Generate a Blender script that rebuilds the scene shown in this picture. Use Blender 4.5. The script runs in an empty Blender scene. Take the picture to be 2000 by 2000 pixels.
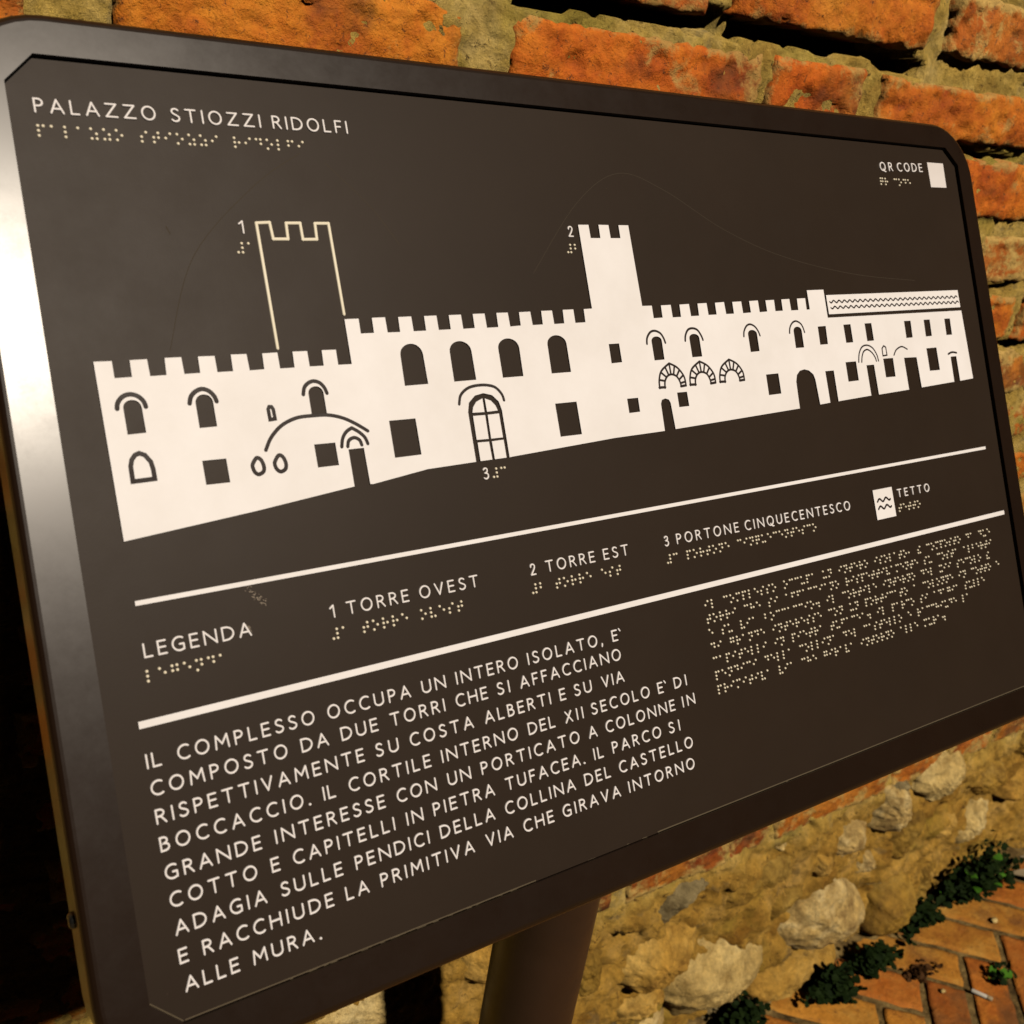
import bpy, math, random
import numpy as np
from mathutils import Matrix, Vector

# ------------------------------------------------------------------ camera, world, lamp, exposure
scene = bpy.context.scene
CAMH = 1.40
cam_d = bpy.data.cameras.new("camera")
cam = bpy.data.objects.new("camera", cam_d)
scene.collection.objects.link(cam)
_r = Vector((0.8302206, -0.5409706, 0.1344790))
_d = Vector((-0.1306026, -0.4233002, -0.8965266))
_f = Vector((0.5419195, 0.7267515, -0.4220847))
m = Matrix.Identity(4)
for i in range(3):
    m[i][0] = _r[i]; m[i][1] = -_d[i]; m[i][2] = -_f[i]
m[2][3] = CAMH
cam.matrix_world = m
cam_d.sensor_width = 36.0
cam_d.lens = 36.0
cam_d.clip_start = 0.02
cam_d.clip_end = 100
cam_d.dof.use_dof = True
cam_d.dof.focus_distance = 0.74
cam_d.dof.aperture_fstop = 12.5
scene.camera = cam
scene.render.resolution_x = 1024
scene.render.resolution_y = 1024

world = bpy.data.worlds.new("World")
scene.world = world
world.use_nodes = True
bg = world.node_tree.nodes["Background"]
bg.inputs[0].default_value = (1.0, 0.62, 0.32, 1)
bg.inputs[1].default_value = 0.0015

# one street lamp, behind and above the camera and a little to its right
LAMP = Vector((1.10, -5.25, CAMH + 5.35))
ld = bpy.data.lights.new("street_lamp", 'POINT')
ld.energy = 2800
ld.color = (1.0, 0.875, 0.72)
ld.shadow_soft_size = 0.16
lo = bpy.data.objects.new("street_lamp", ld)
scene.collection.objects.link(lo)
lo.location = LAMP

scene.cycles.diffuse_bounces = 0
scene.view_settings.view_transform = 'Standard'
scene.view_settings.look = 'None'
scene.view_settings.gamma = 1
scene.view_settings.use_curve_mapping = False
scene.view_settings.exposure = 0.0

C = scene.collection
random.seed(7)
rng = np.random.RandomState(7)

# ------------------------------------------------------------------ helpers
def setp(o, label=None, cat=None, group=None, kind=None):
    if label: o['label'] = label
    if cat: o['category'] = cat
    if group: o['group'] = group
    if kind: o['kind'] = kind
    return o

def empty(name, loc, label, cat, group=None):
    o = bpy.data.objects.new(name, None)
    C.objects.link(o); o.location = loc; o.empty_display_size = .05
    WP[o.name] = Vector(loc)
    return setp(o, label, cat, group)

WP = {}
def obj(name, verts, faces, mat, parent=None, smooth=False, origin=None):
    """one mesh object from world-space vertices; parented without rotation"""
    v = np.asarray(verts, dtype=float)
    org = Vector(origin) if origin is not None else Vector(v.mean(axis=0))
    me = bpy.data.meshes.new(name)
    me.from_pydata((v - np.array(org)).tolist(), [], faces if isinstance(faces, list) else faces.tolist())
    if smooth: me.polygons.foreach_set('use_smooth', [True] * len(me.polygons))
    me.materials.append(mat)
    me.update()
    o = bpy.data.objects.new(name, me)
    C.objects.link(o)
    place(o, org, parent)
    return o

def place(o, org, parent):
    org = Vector(org)
    WP[o.name] = org
    if parent is not None:
        o.parent = parent
        o.location = org - WP[parent.name]
    else:
        o.location = org

def hsh(ix, iy, iz, s):
    n = (ix * 374761393 + iy * 668265263 + iz * 2147483647 + s * 974711) & 0xffffffff
    n = ((n ^ (n >> 13)) * 1274126177) & 0xffffffff
    n = n ^ (n >> 16)
    return (n & 0xffff) / 65535.0 * 2 - 1

def noise(p, s=0):
    p = np.asarray(p, float)
    i = np.floor(p).astype(np.int64); f = p - i
    f = f * f * f * (f * (f * 6 - 15) + 10)
    r = 0
    for a in (0, 1):
        wa = f[..., 0] if a else 1 - f[..., 0]
        for b in (0, 1):
            wb = f[..., 1] if b else 1 - f[..., 1]
            for c in (0, 1):
                wc = f[..., 2] if c else 1 - f[..., 2]
                r = r + wa * wb * wc * hsh(i[..., 0] + a, i[..., 1] + b, i[..., 2] + c, s)
    return r

def fbm(p, octs=4, s=0, gain=.55):
    p = np.asarray(p, float); r = 0; a = 1; t = 0
    for k in range(octs):
        r = r + a * noise(p * (2.03 ** k) + 17.3 * k, s + k); t += a; a *= gain
    return r / t

def gridfaces(nu, nv):
    i = np.arange(nu - 1)[:, None] * nv + np.arange(nv - 1)[None, :]
    i = i.ravel()
    return np.stack([i, i + nv, i + nv + 1, i + 1], 1)

# ------------------------------------------------------------------ materials
class NT:
    def __init__(s, name):
        s.m = bpy.data.materials.new(name); s.m.use_nodes = True
        s.t = s.m.node_tree; s.b = s.t.nodes['Principled BSDF']
        s.tc = s.n('ShaderNodeTexCoord')
    def n(s, t, **k):
        x = s.t.nodes.new(t)
        for a, b in k.items(): setattr(x, a, b)
        return x
    def l(s, a, b): s.t.links.new(a, b)
    def noise(s, scale, detail=6, rough=.6, src='Object', dist=0, off=None):
        n = s.n('ShaderNodeTexNoise'); n.inputs['Scale'].default_value = scale
        n.inputs['Detail'].default_value = detail; n.inputs['Roughness'].default_value = rough
        n.inputs['Distortion'].default_value = dist
        if off is not None:
            s.l(off, n.inputs['Vector'])
        else: s.l(s.tc.outputs[src], n.inputs['Vector'])
        return n.outputs['Fac']
    def ramp(s, f, stops):
        r = s.n('ShaderNodeValToRGB'); e = r.color_ramp.elements
        while len(e) < len(stops): e.new(.5)
        for el, (p, c) in zip(e, stops):
            el.position = p; el.color = (*c, 1) if len(c) == 3 else (c[0],) * 3 + (1,)
        s.l(f, r.inputs[0]); return r.outputs[0]
    def mix(s, f, a, b, mode='MIX'):
        r = s.n('ShaderNodeMix', data_type='RGBA', blend_type=mode)
        for i, x in ((0, f), (6, a), (7, b)):
            if hasattr(x, 'links') or hasattr(x, 'is_linked'): s.l(x, r.inputs[i])
            elif i == 0: r.inputs[0].default_value = x
            else: r.inputs[i].default_value = (*x, 1)
        return r.outputs[2]
    def math(s, op, a, b=0.0):
        r = s.n('ShaderNodeMath', operation=op)
        for i, x in ((0, a), (1, b)):
            if hasattr(x, 'is_linked'): s.l(x, r.inputs[i])
            else: r.inputs[i].default_value = x
        return r.outputs[0]
    def bump(s, h, strength=.5, dist=.001, prev=None):
        b = s.n('ShaderNodeBump'); b.inputs['Strength'].default_value = strength
        b.inputs['Distance'].default_value = dist; s.l(h, b.inputs['Height'])
        if prev is not None: s.l(prev, b.inputs['Normal'])
        return b.outputs[0]
    def out(s, col=None, rough=None, nrm=None, **k):
        for x, nm in ((col, 'Base Color'), (rough, 'Roughness'), (nrm, 'Normal')):
            if x is None: continue
            if hasattr(x, 'is_linked'): s.l(x, s.b.inputs[nm])
            elif nm == 'Base Color': s.b.inputs[nm].default_value = (*x, 1)
            else: s.b.inputs[nm].default_value = x
        for a, v in k.items(): s.b.inputs[a].default_value = v
        return s.m
    def vec_offset(s):
        """object coordinates shifted by each object's own random number"""
        oi = s.n('ShaderNodeObjectInfo'); a = s.n('ShaderNodeVectorMath', operation='ADD')
        c = s.n('ShaderNodeVectorMath', operation='SCALE'); cb = s.n('ShaderNodeCombineXYZ')
        for i in range(3): s.l(oi.outputs['Random'], cb.inputs[i])
        s.l(cb.outputs[0], c.inputs[0]); c.inputs[3].default_value = 37.0
        s.l(s.tc.outputs['Object'], a.inputs[0]); s.l(c.outputs[0], a.inputs[1])
        return a.outputs[0], oi.outputs['Random']

def attr(k, name):
    a = k.n('ShaderNodeAttribute'); a.attribute_name = name; return a.outputs['Fac']

def mat_brick(name='brick', base=((.38, .055, .003), (.62, .135, .005), (.80, .24, .014)), dirt=(.52, .32, .085), soot=(.14, .045, .010), dirtpos=.625, edge=.50):
    k = NT(name); v, r = k.vec_offset()
    n1 = k.noise(16, 9, .68, off=v); n2 = k.noise(7, 7, .62, off=v); n3 = k.noise(95, 6, .68, off=v)
    c = k.ramp(n1, [(.33, base[0]), (.48, base[1]), (.68, base[2])])
    rr = k.ramp(r, [(0, (.66, .54, .60)), (.35, (1.05, .92, .9)), (.7, (.95, 1.1, 1.3)), (1, (1.12, 1.5, 2.0))])
    c = k.mix(1.0, c, rr, 'MULTIPLY')
    e = k.math('MULTIPLY', attr(k, 'edge'), edge)
    dn = k.math('ADD', k.noise(22, 9, .72, off=v, dist=.4), k.math('MULTIPLY', e, .30))
    fd = k.ramp(dn, [(dirtpos - .04, (0,)), (dirtpos + .06, (.9,))])
    fs = k.ramp(n2, [(.36, (.85,)), (.46, (0,))])
    yl = k.ramp(k.noise(6, 5, .6, off=v), [(.55, (0,)), (.68, (.7,))]); c = k.mix(yl, c, (.72, .30, .03))
    c = k.mix(fs, c, soot)
    c = k.mix(fd, c, dirt)
    fp = k.ramp(k.noise(150, 6, .78, off=v, dist=.5), [(.365, (.9,)), (.42, (0,))])
    c = k.mix(fp, c, soot)
    fg = k.ramp(n3, [(.3, (.78, .76, .72)), (.7, (1.14, 1.15, 1.18))])
    c = k.mix(1.0, c, fg, 'MULTIPLY')
    b = k.bump(n3, .7, .004); b = k.bump(k.noise(330, 4, .7, off=v), .6, .0015, b)
    b = k.bump(k.noise(38, 6, .7, off=v), .6, .006, b)
    b = k.bump(fp, -1.0, .005, b)
    return k.out(c, .8, b, **{'Specular IOR Level': .4})

def mat_mortar():
    k = NT('mortar')
    n1 = k.noise(11, 9, .7); n2 = k.noise(60, 7, .7); n3 = k.noise(4.2, 6, .6)
    c = k.ramp(n1, [(.32, (.42, .24, .04)), (.50, (.74, .50, .11)), (.70, (.90, .66, .24))])
    moss = k.ramp(n3, [(.54, (0,)), (.62, (.55,))])
    c = k.mix(moss, c, (.42, .37, .06))
    dk = k.ramp(k.noise(46, 8, .74, dist=.5), [(.34, (.75,)), (.42, (0,))])
    c = k.mix(dk, c, (.16, .09, .03))
    pt = k.ramp(k.noise(95, 5, .75, dist=.6), [(.345, (.9,)), (.40, (0,))]); c = k.mix(pt, c, (.10, .055, .015))
    gr = k.ramp(k.noise(21, 6, .6, dist=.2), [(.60, (0,)), (.66, (.6,))])
    c = k.mix(gr, c, (.30, .24, .13))
    g = k.ramp(n2, [(.3, (.66,) * 3), (.7, (1.3,) * 3)])
    c = k.mix(1.0, c, g, 'MULTIPLY')
    b = k.bump(n2, 1.0, .007); b = k.bump(pt, -1.0, .006, b); b = k.bump(k.noise(200, 6, .8), 1.0, .004, b)
    c = k.mix(attr(k, 'rub'), c, k.mix(1.0, c, (.88, .74, .56), "MULTIPLY"))
    return k.out(c, .9, b, **{'Specular IOR Level': .25})

def mat_stone(name, cols, rough=.85, scale=12, spec=.3, pit=.0):
    k = NT(name); v, r = k.vec_offset()
    c = k.ramp(k.noise(scale, 8, .62, off=v, dist=.3), [(.30, cols[0]), (.5, cols[1]), (.72, cols[2])])
    f = k.ramp(k.noise(70, 6, .7, off=v), [(.32, (.72,) * 3), (.6, (1.08,) * 3)])
    c = k.mix(1.0, c, f, 'MULTIPLY')
    b = k.bump(k.noise(55, 8, .74, off=v), .9, .008); b = k.bump(k.noise(16, 6, .7, off=v), .6, .012, b); b = k.bump(k.noise(260, 4, .7, off=v), .6, .0015, b)
    gl = k.ramp(k.noise(30, 8, .75, off=v, dist=.3), [(.34, (.55, .50, .42)), (.5, (1,) * 3), (.66, (1.28, 1.26, 1.2))]); c = k.mix(1.0, c, gl, 'MULTIPLY')
    vo = k.n('ShaderNodeTexVoronoi'); vo.inputs['Scale'].default_value = 26; vo.distance = 'EUCLIDEAN'; k.l(v, vo.inputs['Vector']); b = k.bump(vo.outputs['Distance'], .5, .010, b)
    if pit:
        p = k.ramp(k.noise(120, 4, .65, off=v), [(.36, (1,)), (.46, (0,))])
        b = k.bump(p, -pit, .004, b); c = k.mix(k.math('MULTIPLY', p, .5), c, cols[0])
    return k.out(c, rough, b, **{'Specular IOR Level': spec})

def mat_paint(name, col, rough, bump=.05, spec=.5, var=.25, coat=0, crough=.3, rvar=1.0):
    k = NT(name)
    n = k.noise(9, 5, .6); n2 = k.noise(1300, 2, .5)
    f = k.ramp(n, [(.3, (1 - var,) * 3), (.7, (1 + var,) * 3)])
    c = k.mix(1.0, col, f, 'MULTIPLY')
    c2 = k.ramp(k.noise(420, 3, .8), [(.70, (0,)), (.80, (.25,))])
    c = k.mix(c2, c, tuple(min(1, x * 4 + .03) for x in col))
    r = k.ramp(k.noise(22, 6, .7), [(.3, (rough * (1 - .2 * rvar),) * 3), (.7, (rough * (1 + .15 * rvar),) * 3)])
    b = k.bump(n2, bump, .0002)
    if coat:
        st = k.ramp(k.noise(45, 8, .8, dist=.2), [(.35, (crough * .95,) * 3), (.65, (crough * 1.09,) * 3)])
        k.l(st, k.b.inputs['Coat Roughness'])
    return k.out(c, r, b, **{'Specular IOR Level': spec, 'Coat Weight': coat, 'Coat IOR': 1.6})

def mat_cream(name, col, rough=.5):
    k = NT(name)
    f = k.ramp(k.noise(14, 6, .65), [(.3, (.93, .92, .90)), (.7, (1.03, 1.03, 1.03))])
    c = k.mix(1.0, col, f, 'MULTIPLY')
    return k.out(c, rough, k.bump(k.noise(900, 2, .5), .06, .0002), **{'Specular IOR Level': .25})

def mat_leaf(name, a, b_):
    k = NT(name)
    c = k.ramp(k.noise(60, 3, .6), [(.3, a), (.7, b_)])
    return k.out(c, .75, None, **{'Specular IOR Level': .08})

M_frame = mat_paint('frame_powder_coat', (.014, .0065, .0030), .55, .12, .03, .12, .85, .285)
M_plate = mat_paint('plate_matt_brown', (.0250, .0155, .0095), .50, .10, .18, .07, rvar=.25)
M_post = mat_paint('post_paint', (.035, .018, .010), .45, .1, .5, .2)
M_cream = mat_cream('cream_relief', (.90, .88, .90))
M_letter = mat_cream('cream_letter', (.92, .89, .91), .4)
M_dot = mat_cream('braille_dot', (.92, .84, .66), .22)
M_line = mat_cream('yellowed_line', (.88, .82, .66), .45)
M_groove = mat_paint('groove_brown', (.018, .010, .008), .6, .05, .3, .1)
M_black = mat_paint('black_gap', (.006, .005, .004), .6, .02, .3, .1)
M_screw = mat_paint('screw_black', (.010, .010, .009), .22, .02, .6, .1)
M_sticker = mat_cream('white_sticker', (.78, .74, .74), .5)
M_brick = mat_brick()
M_brick2 = mat_brick('brick_dusty', ((.32, .065, .006), (.56, .16, .010), (.72, .27, .03)), (.62, .42, .12), (.14, .06, .02), .54)
M_paver = mat_brick('paver', ((.36, .10, .008), (.50, .165, .014), (.60, .25, .035)), (.36, .24, .08), (.20, .08, .02), .66, .2)
M_mortar = mat_mortar()
M_cream_stone = mat_stone('cream_stone', ((.52, .34, .10), (.80, .58, .22), (.88, .70, .34)), scale=7, pit=.1)
M_tan = mat_stone('tan_stone', ((.38, .19, .03), (.60, .34, .06), (.74, .48, .13)), scale=10)
M_grey = mat_stone('grey_stone', ((.15, .11, .05), (.26, .20, .09), (.40, .31, .15)), scale=25)
M_rock = mat_stone('porous_stone', ((.34, .20, .05), (.70, .48, .16), (.92, .72, .34)), scale=26, spec=.7, pit=.9)
M_yellow = mat_stone('yellow_stone', ((.33, .17, .02), (.45, .26, .035), (.55, .36, .09)), .6, 9, .4)
M_olive = mat_stone('olive_stone', ((.22, .12, .018), (.36, .21, .03), (.50, .32, .07)), .7, 10)
M_soil = mat_stone('joint_soil', ((.08, .05, .015), (.22, .14, .045), (.36, .25, .09)), .95, 30)
M_leaf = mat_leaf('dark_leaf', (.005, .012, .0025), (.016, .030, .006))
M_leaf2 = mat_leaf('fresh_leaf', (.05, .15, .012), (.08, .22, .018))
M_leaf3 = mat_leaf('brown_leaf', (.05, .022, .008), (.10, .045, .015))
M_stem = mat_leaf('stem', (.04, .03, .01), (.07, .05, .02))
M_paper = mat_cream('cigarette_paper', (.62, .58, .50), .7)
M_dry = mat_cream('dry_leaf_pale', (.42, .33, .20), .7)
TEXT= [(28.18,-0.0071,8.0,[('PALAZZO',11.4,72.1),('STIOZZI',79.2,129.8),('RIDOLFI',135.7,182.8)]),(305.82,-0.0095,8.0,[('LEGENDA',22.7,79.8)]),(360.51,-0.0127,8,[('IL',15.8,24.1),('COMPLESSO',31.4,106.9),('OCCUPA',113.8,166.5),('UN',173.2,190.1),('INTERO',196.4,241.9),('ISOLATO',248.4,304.6),(',',306.8,308.7),('E',316.2,321.8),('`',322.0,324.9)]),(374.64,-0.017,8,[('COMPOSTO',16.0,89.0),('DA',96.0,112.8),('DUE',119.6,143.2),('TORRI',150.4,187.2),('CHE',194.0,217.1),('SI',223.4,233.3),('AFFACCIANO',240.2,321.9)]),(388.86,-0.0156,8,[('RISPETTIVAMENTE',16.2,132.2),('SU',138.6,153.9),('COSTA',160.5,204.3),('ALBERTI',211.6,261.7),('E',268.1,273.3),('SU',279.7,294.6),('VIA',302.2,321.7)]),(402.81,-0.0124,8,[('BOCCACCIO',16.1,93.4),('.',95.8,97.0),('IL',104.1,112.2),('CORTILE',119.5,172.5),('INTERNO',178.9,233.9),('DEL',240.9,262.2),('XII',269.4,284.7),('SECOLO',290.7,341.1),('E',347.7,353.1),('`',353.5,356.3),('DI',362.4,374.7)]),(417.33,-0.0137,8,[('GRANDE',16.4,67.5),('INTERESSE',74.3,140.3),('CON',147.0,173.8),('UN',180.6,197.3),('PORTICATO',203.8,278.9),('A',285.7,293.0),('COLONNE',299.8,361.2),('IN',367.2,379.7)]),(431.3,-0.0128,8,[('COTTO',16.7,62.9),('E',70.3,74.8),('CAPITELLI',82.1,144.0),('IN',150.7,162.3),('PIETRA',168.3,211.4),('TUFACEA',218.9,276.7),('.',278.6,280.0),('IL',287.0,295.6),('PARCO',302.4,345.5),('SI',351.9,362.6)]),(445.43,-0.0134,8,[('ADAGIA',17.0,65.8),('SULLE',73.0,109.4),('PENDICI',116.2,163.9),('DELLA',170.4,209.0),('COLLINA',216.0,270.1),('DEL',276.8,298.7),('CASTELLO',305.5,371.7)]),(459.73,-0.0133,8,[('E',16.9,22.1),('RACCHIUDE',28.9,101.6),('LA',108.0,122.8),('PRIMITIVA',129.4,191.9),('VIA',199.6,219.6),('CHE',226.8,250.4),('GIRAVA',256.7,304.3),('INTORNO',310.6,370.3)]),(474.08,-0.0101,8,[('ALLE',17.5,46.5),('MURA',52.9,87.6),('.',89.9,91.5)]),(306.04,-0.0129,7.8,[('1',124.1,128.2),('TORRE',134.6,175.0),('OVEST',181.3,222.8)]),(305.73,-0.0104,7.8,[('2',260.2,266.3),('TORRE',272.8,313.3),('EST',319.7,341.9)]),(301.5,0,7.7,[('3',373.7,378.4),('PORTONE',384.9,446.7),('CINQUECENTESCO',452.2,570.9)]),(299.2,0,7.3,[('TETTO',630.7,674.6)]),(45.97,-0.0324,8,[('QR',675.5,693.4),('CODE',699.1,735.3)]),(87.5,0,7.8,[('1',106.6,110.5)]),(85.9,0,7.8,[('2',332.1,338.1)]),(239.1,0,7.8,[('3',237.4,242.3)])]
OUTLINE= [[21.0,154.1],[29.8,154.2],[29.9,163.0],[38.5,162.9],[38.6,154.2],[47.3,154.1],[47.6,163.0],[55.9,162.9],[56.3,153.9],[64.9,153.9],[65.2,162.9],[73.6,162.8],[73.7,154.0],[82.6,154.1],[82.8,162.9],[91.4,162.9],[91.5,153.8],[100.2,153.9],[100.6,163.0],[108.9,162.8],[109.1,154.0],[117.8,153.9],[118.0,162.9],[126.5,162.8],[126.7,153.8],[135.4,153.9],[135.5,162.7],[144.0,162.7],[144.2,153.8],[152.9,153.9],[152.9,162.7],[161.4,162.7],[161.2,136.5],[170.1,136.4],[170.1,145.2],[178.6,145.1],[178.7,136.2],[187.3,136.1],[187.5,145.2],[195.8,145.2],[196.0,136.2],[204.8,136.1],[204.9,145.1],[213.5,145.0],[213.6,136.1],[222.2,136.0],[222.3,144.9],[230.8,144.8],[230.9,136.0],[239.6,135.9],[239.7,144.8],[248.1,144.6],[248.2,135.7],[256.9,135.7],[257.1,144.7],[265.6,144.6],[265.8,135.5],[274.4,135.5],[274.7,144.5],[282.9,144.1],[283.1,135.5],[291.9,135.3],[292.2,144.1],[300.3,144.0],[300.6,135.1],[309.3,135.0],[309.5,144.0],[317.7,143.8],[318.1,134.8],[326.9,134.7],[326.9,143.8],[335.4,143.6],[335.6,134.7],[342.7,134.5],[342.1,77.5],[350.9,77.3],[351.1,86.4],[359.5,86.3],[359.6,77.1],[368.3,77.1],[368.5,86.2],[377.2,86.1],[377.2,77.0],[386.0,76.9],[387.2,133.7],[396.0,133.7],[396.0,142.6],[404.4,142.4],[404.5,133.7],[413.8,133.5],[413.9,142.5],[421.9,142.4],[422.2,133.5],[431.4,133.2],[431.7,142.1],[439.6,142.0],[439.9,133.1],[448.9,132.9],[449.1,141.7],[457.3,141.6],[457.4,132.9],[466.7,132.5],[467.1,141.5],[475.2,141.4],[475.3,132.6],[484.6,132.4],[484.8,141.3],[493.2,141.0],[493.1,132.3],[502.5,132.0],[502.6,141.0],[510.8,140.7],[510.8,132.1],[520.2,131.9],[519.9,140.6],[528.2,140.5],[528.4,131.7],[537.5,131.5],[537.6,140.5],[545.8,140.4],[546.2,131.4],[555.7,131.2],[555.5,140.3],[559.2,140.2],[559.1,125.0],[578.8,124.7],[578.8,147.4],[758.8,145.9],[760.6,207.3],[741.0,208.3],[740.7,186.2],[732.4,186.4],[732.1,208.6],[685.1,210.6],[684.3,184.4],[667.2,184.1],[667.4,211.3],[627.1,212.8],[626.7,187.8],[617.0,187.8],[617.2,212.9],[576.1,214.6],[576.0,189.8],[565.8,189.8],[566.1,215.0],[554.0,215.6],[552.9,195.8],[551.5,191.5],[546.9,188.1],[541.8,187.0],[536.6,187.8],[532.6,190.9],[530.7,196.0],[530.1,216.9],[400.2,221.6],[399.4,202.9],[398.1,200.4],[394.9,199.4],[391.7,200.2],[390.3,202.9],[390.0,222.0],[344.9,222.8],[261.3,226.9],[258.8,227.1],[258.6,197.1],[257.2,191.5],[253.0,187.2],[246.8,185.5],[240.5,186.6],[235.4,190.7],[233.8,196.4],[234.0,227.4],[199.8,228.2],[163.1,232.9],[161.2,232.7],[160.7,211.5],[151.0,211.5],[151.2,232.9],[92.2,239.3],[22.1,245.7]]
HOLES= [[[31.9,192.2],[31.8,178.4],[32.0,177.4],[32.4,176.5],[33.2,175.7],[34.1,175.1],[35.3,174.7],[36.5,174.6],[37.7,174.8],[38.8,175.2],[39.7,175.9],[40.4,176.8],[40.8,177.9],[41.0,179.1],[41.2,192.0]],[[68.7,192.0],[68.6,178.4],[68.8,177.3],[69.3,176.4],[70.0,175.5],[71.0,174.8],[72.2,174.4],[73.5,174.3],[74.7,174.5],[75.8,174.9],[76.7,175.6],[77.4,176.6],[77.8,177.6],[78.0,178.8],[78.1,191.9]],[[132.2,189.9],[132.2,177.8],[132.4,176.8],[132.8,176.0],[133.5,175.2],[134.5,174.6],[135.6,174.2],[136.8,174.1],[138.0,174.2],[139.1,174.6],[140.0,175.3],[140.7,176.1],[141.1,177.1],[141.3,178.1],[141.4,190.1]],[[193.3,177.5],[193.5,159.0],[193.8,157.3],[194.5,155.8],[195.8,154.4],[197.4,153.4],[199.3,152.7],[201.3,152.5],[203.2,152.7],[205.1,153.4],[206.6,154.5],[207.8,155.9],[208.5,157.5],[208.8,159.3],[209.2,177.3]],[[227.4,177.1],[227.5,158.5],[227.8,156.9],[228.6,155.4],[229.8,154.1],[231.4,153.1],[233.4,152.5],[235.4,152.3],[237.4,152.5],[239.2,153.2],[240.8,154.2],[242.1,155.6],[242.8,157.2],[243.1,158.9],[243.3,176.9]],[[263.1,176.8],[263.0,158.1],[263.3,156.5],[264.1,155.1],[265.4,153.8],[267.1,152.8],[269.0,152.2],[271.1,152.0],[273.1,152.2],[275.1,152.9],[276.7,153.9],[277.9,155.2],[278.7,156.8],[279.0,158.5],[278.8,176.7]],[[301.2,176.3],[301.4,157.2],[301.7,155.7],[302.4,154.3],[303.7,153.1],[305.2,152.2],[307.1,151.6],[309.1,151.4],[311.1,151.6],[313.0,152.2],[314.6,153.2],[315.9,154.4],[316.6,155.8],[316.9,157.4],[317.0,176.2]],[[390.7,172.3],[390.6,158.6],[390.8,157.8],[391.3,157.1],[392.0,156.4],[393.1,155.9],[394.2,155.6],[395.5,155.5],[396.7,155.6],[397.8,155.9],[398.8,156.4],[399.6,157.0],[400.0,157.8],[400.2,158.6],[400.0,172.1]],[[426.7,171.8],[426.6,158.2],[426.8,157.4],[427.2,156.6],[428.0,155.9],[429.0,155.4],[430.2,155.1],[431.4,155.0],[432.7,155.1],[433.9,155.4],[434.9,155.9],[435.7,156.5],[436.2,157.3],[436.4,158.1],[436.4,171.7]],[[486.4,170.8],[486.4,157.3],[486.6,156.5],[487.0,155.8],[487.7,155.1],[488.6,154.6],[489.7,154.3],[490.9,154.2],[492.2,154.3],[493.4,154.6],[494.5,155.1],[495.3,155.7],[495.8,156.4],[496.0,157.2],[495.9,170.5]],[[536.3,170.0],[536.6,156.8],[536.8,155.9],[537.2,155.1],[537.9,154.4],[538.9,153.9],[539.9,153.5],[541.1,153.4],[542.3,153.5],[543.5,153.8],[544.5,154.3],[545.3,155.0],[545.7,155.8],[545.9,156.6],[545.7,169.9]],[[67.3,209.3],[80.2,209.4],[80.4,222.3],[67.5,222.2]],[[130.8,206.7],[143.6,206.8],[143.8,219.8],[131.0,219.8]],[[179.3,197.3],[196.9,197.3],[197.2,219.1],[179.5,219.3]],[[352.2,159.1],[361.3,159.0],[361.4,172.0],[352.1,172.3]],[[300.1,196.1],[317.6,196.0],[317.9,217.8],[300.4,217.9]],[[360.7,197.2],[370.5,197.2],[370.4,206.9],[360.7,207.1]],[[406.8,196.1],[416.3,196.1],[416.4,206.4],[406.8,206.5]],[[498.8,188.6],[512.3,188.4],[512.2,204.0],[498.6,204.3]],[[565.2,154.1],[574.7,153.9],[574.1,168.5],[564.9,168.6]],[[596.2,153.6],[605.1,153.4],[605.0,168.3],[596.4,168.4]],[[622.8,153.4],[631.5,153.3],[631.5,167.9],[622.9,168.1]],[[674.9,152.9],[683.9,152.9],[683.3,167.3],[674.7,167.5]],[[702.2,152.7],[710.8,152.6],[710.3,167.0],[701.8,167.3]],[[731.8,152.6],[740.0,152.5],[739.6,167.0],[731.4,167.1]],[[591.7,184.0],[604.7,183.9],[604.6,199.6],[591.7,199.8]],[[639.6,183.5],[652.5,183.5],[652.2,199.2],[639.6,199.2]],[[699.8,177.5],[714.0,177.3],[714.2,197.1],[699.9,197.1]]]
PANES= [[[236.9,197.1],[237.9,193.8],[240.7,190.6],[245.6,188.7],[245.6,197.3]],[[247.3,188.9],[251.4,190.5],[254.3,193.8],[255.5,197.1],[247.5,197.3]],[[236.9,199.1],[245.7,199.2],[245.6,214.2],[236.9,214.0]],[[247.6,199.2],[256.0,199.0],[256.2,214.2],[247.4,214.2]],[[237.2,215.7],[245.5,215.9],[245.9,227.2],[237.2,227.3]],[[247.6,215.9],[256.4,215.7],[256.5,227.1],[247.8,227.2]]]
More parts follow.
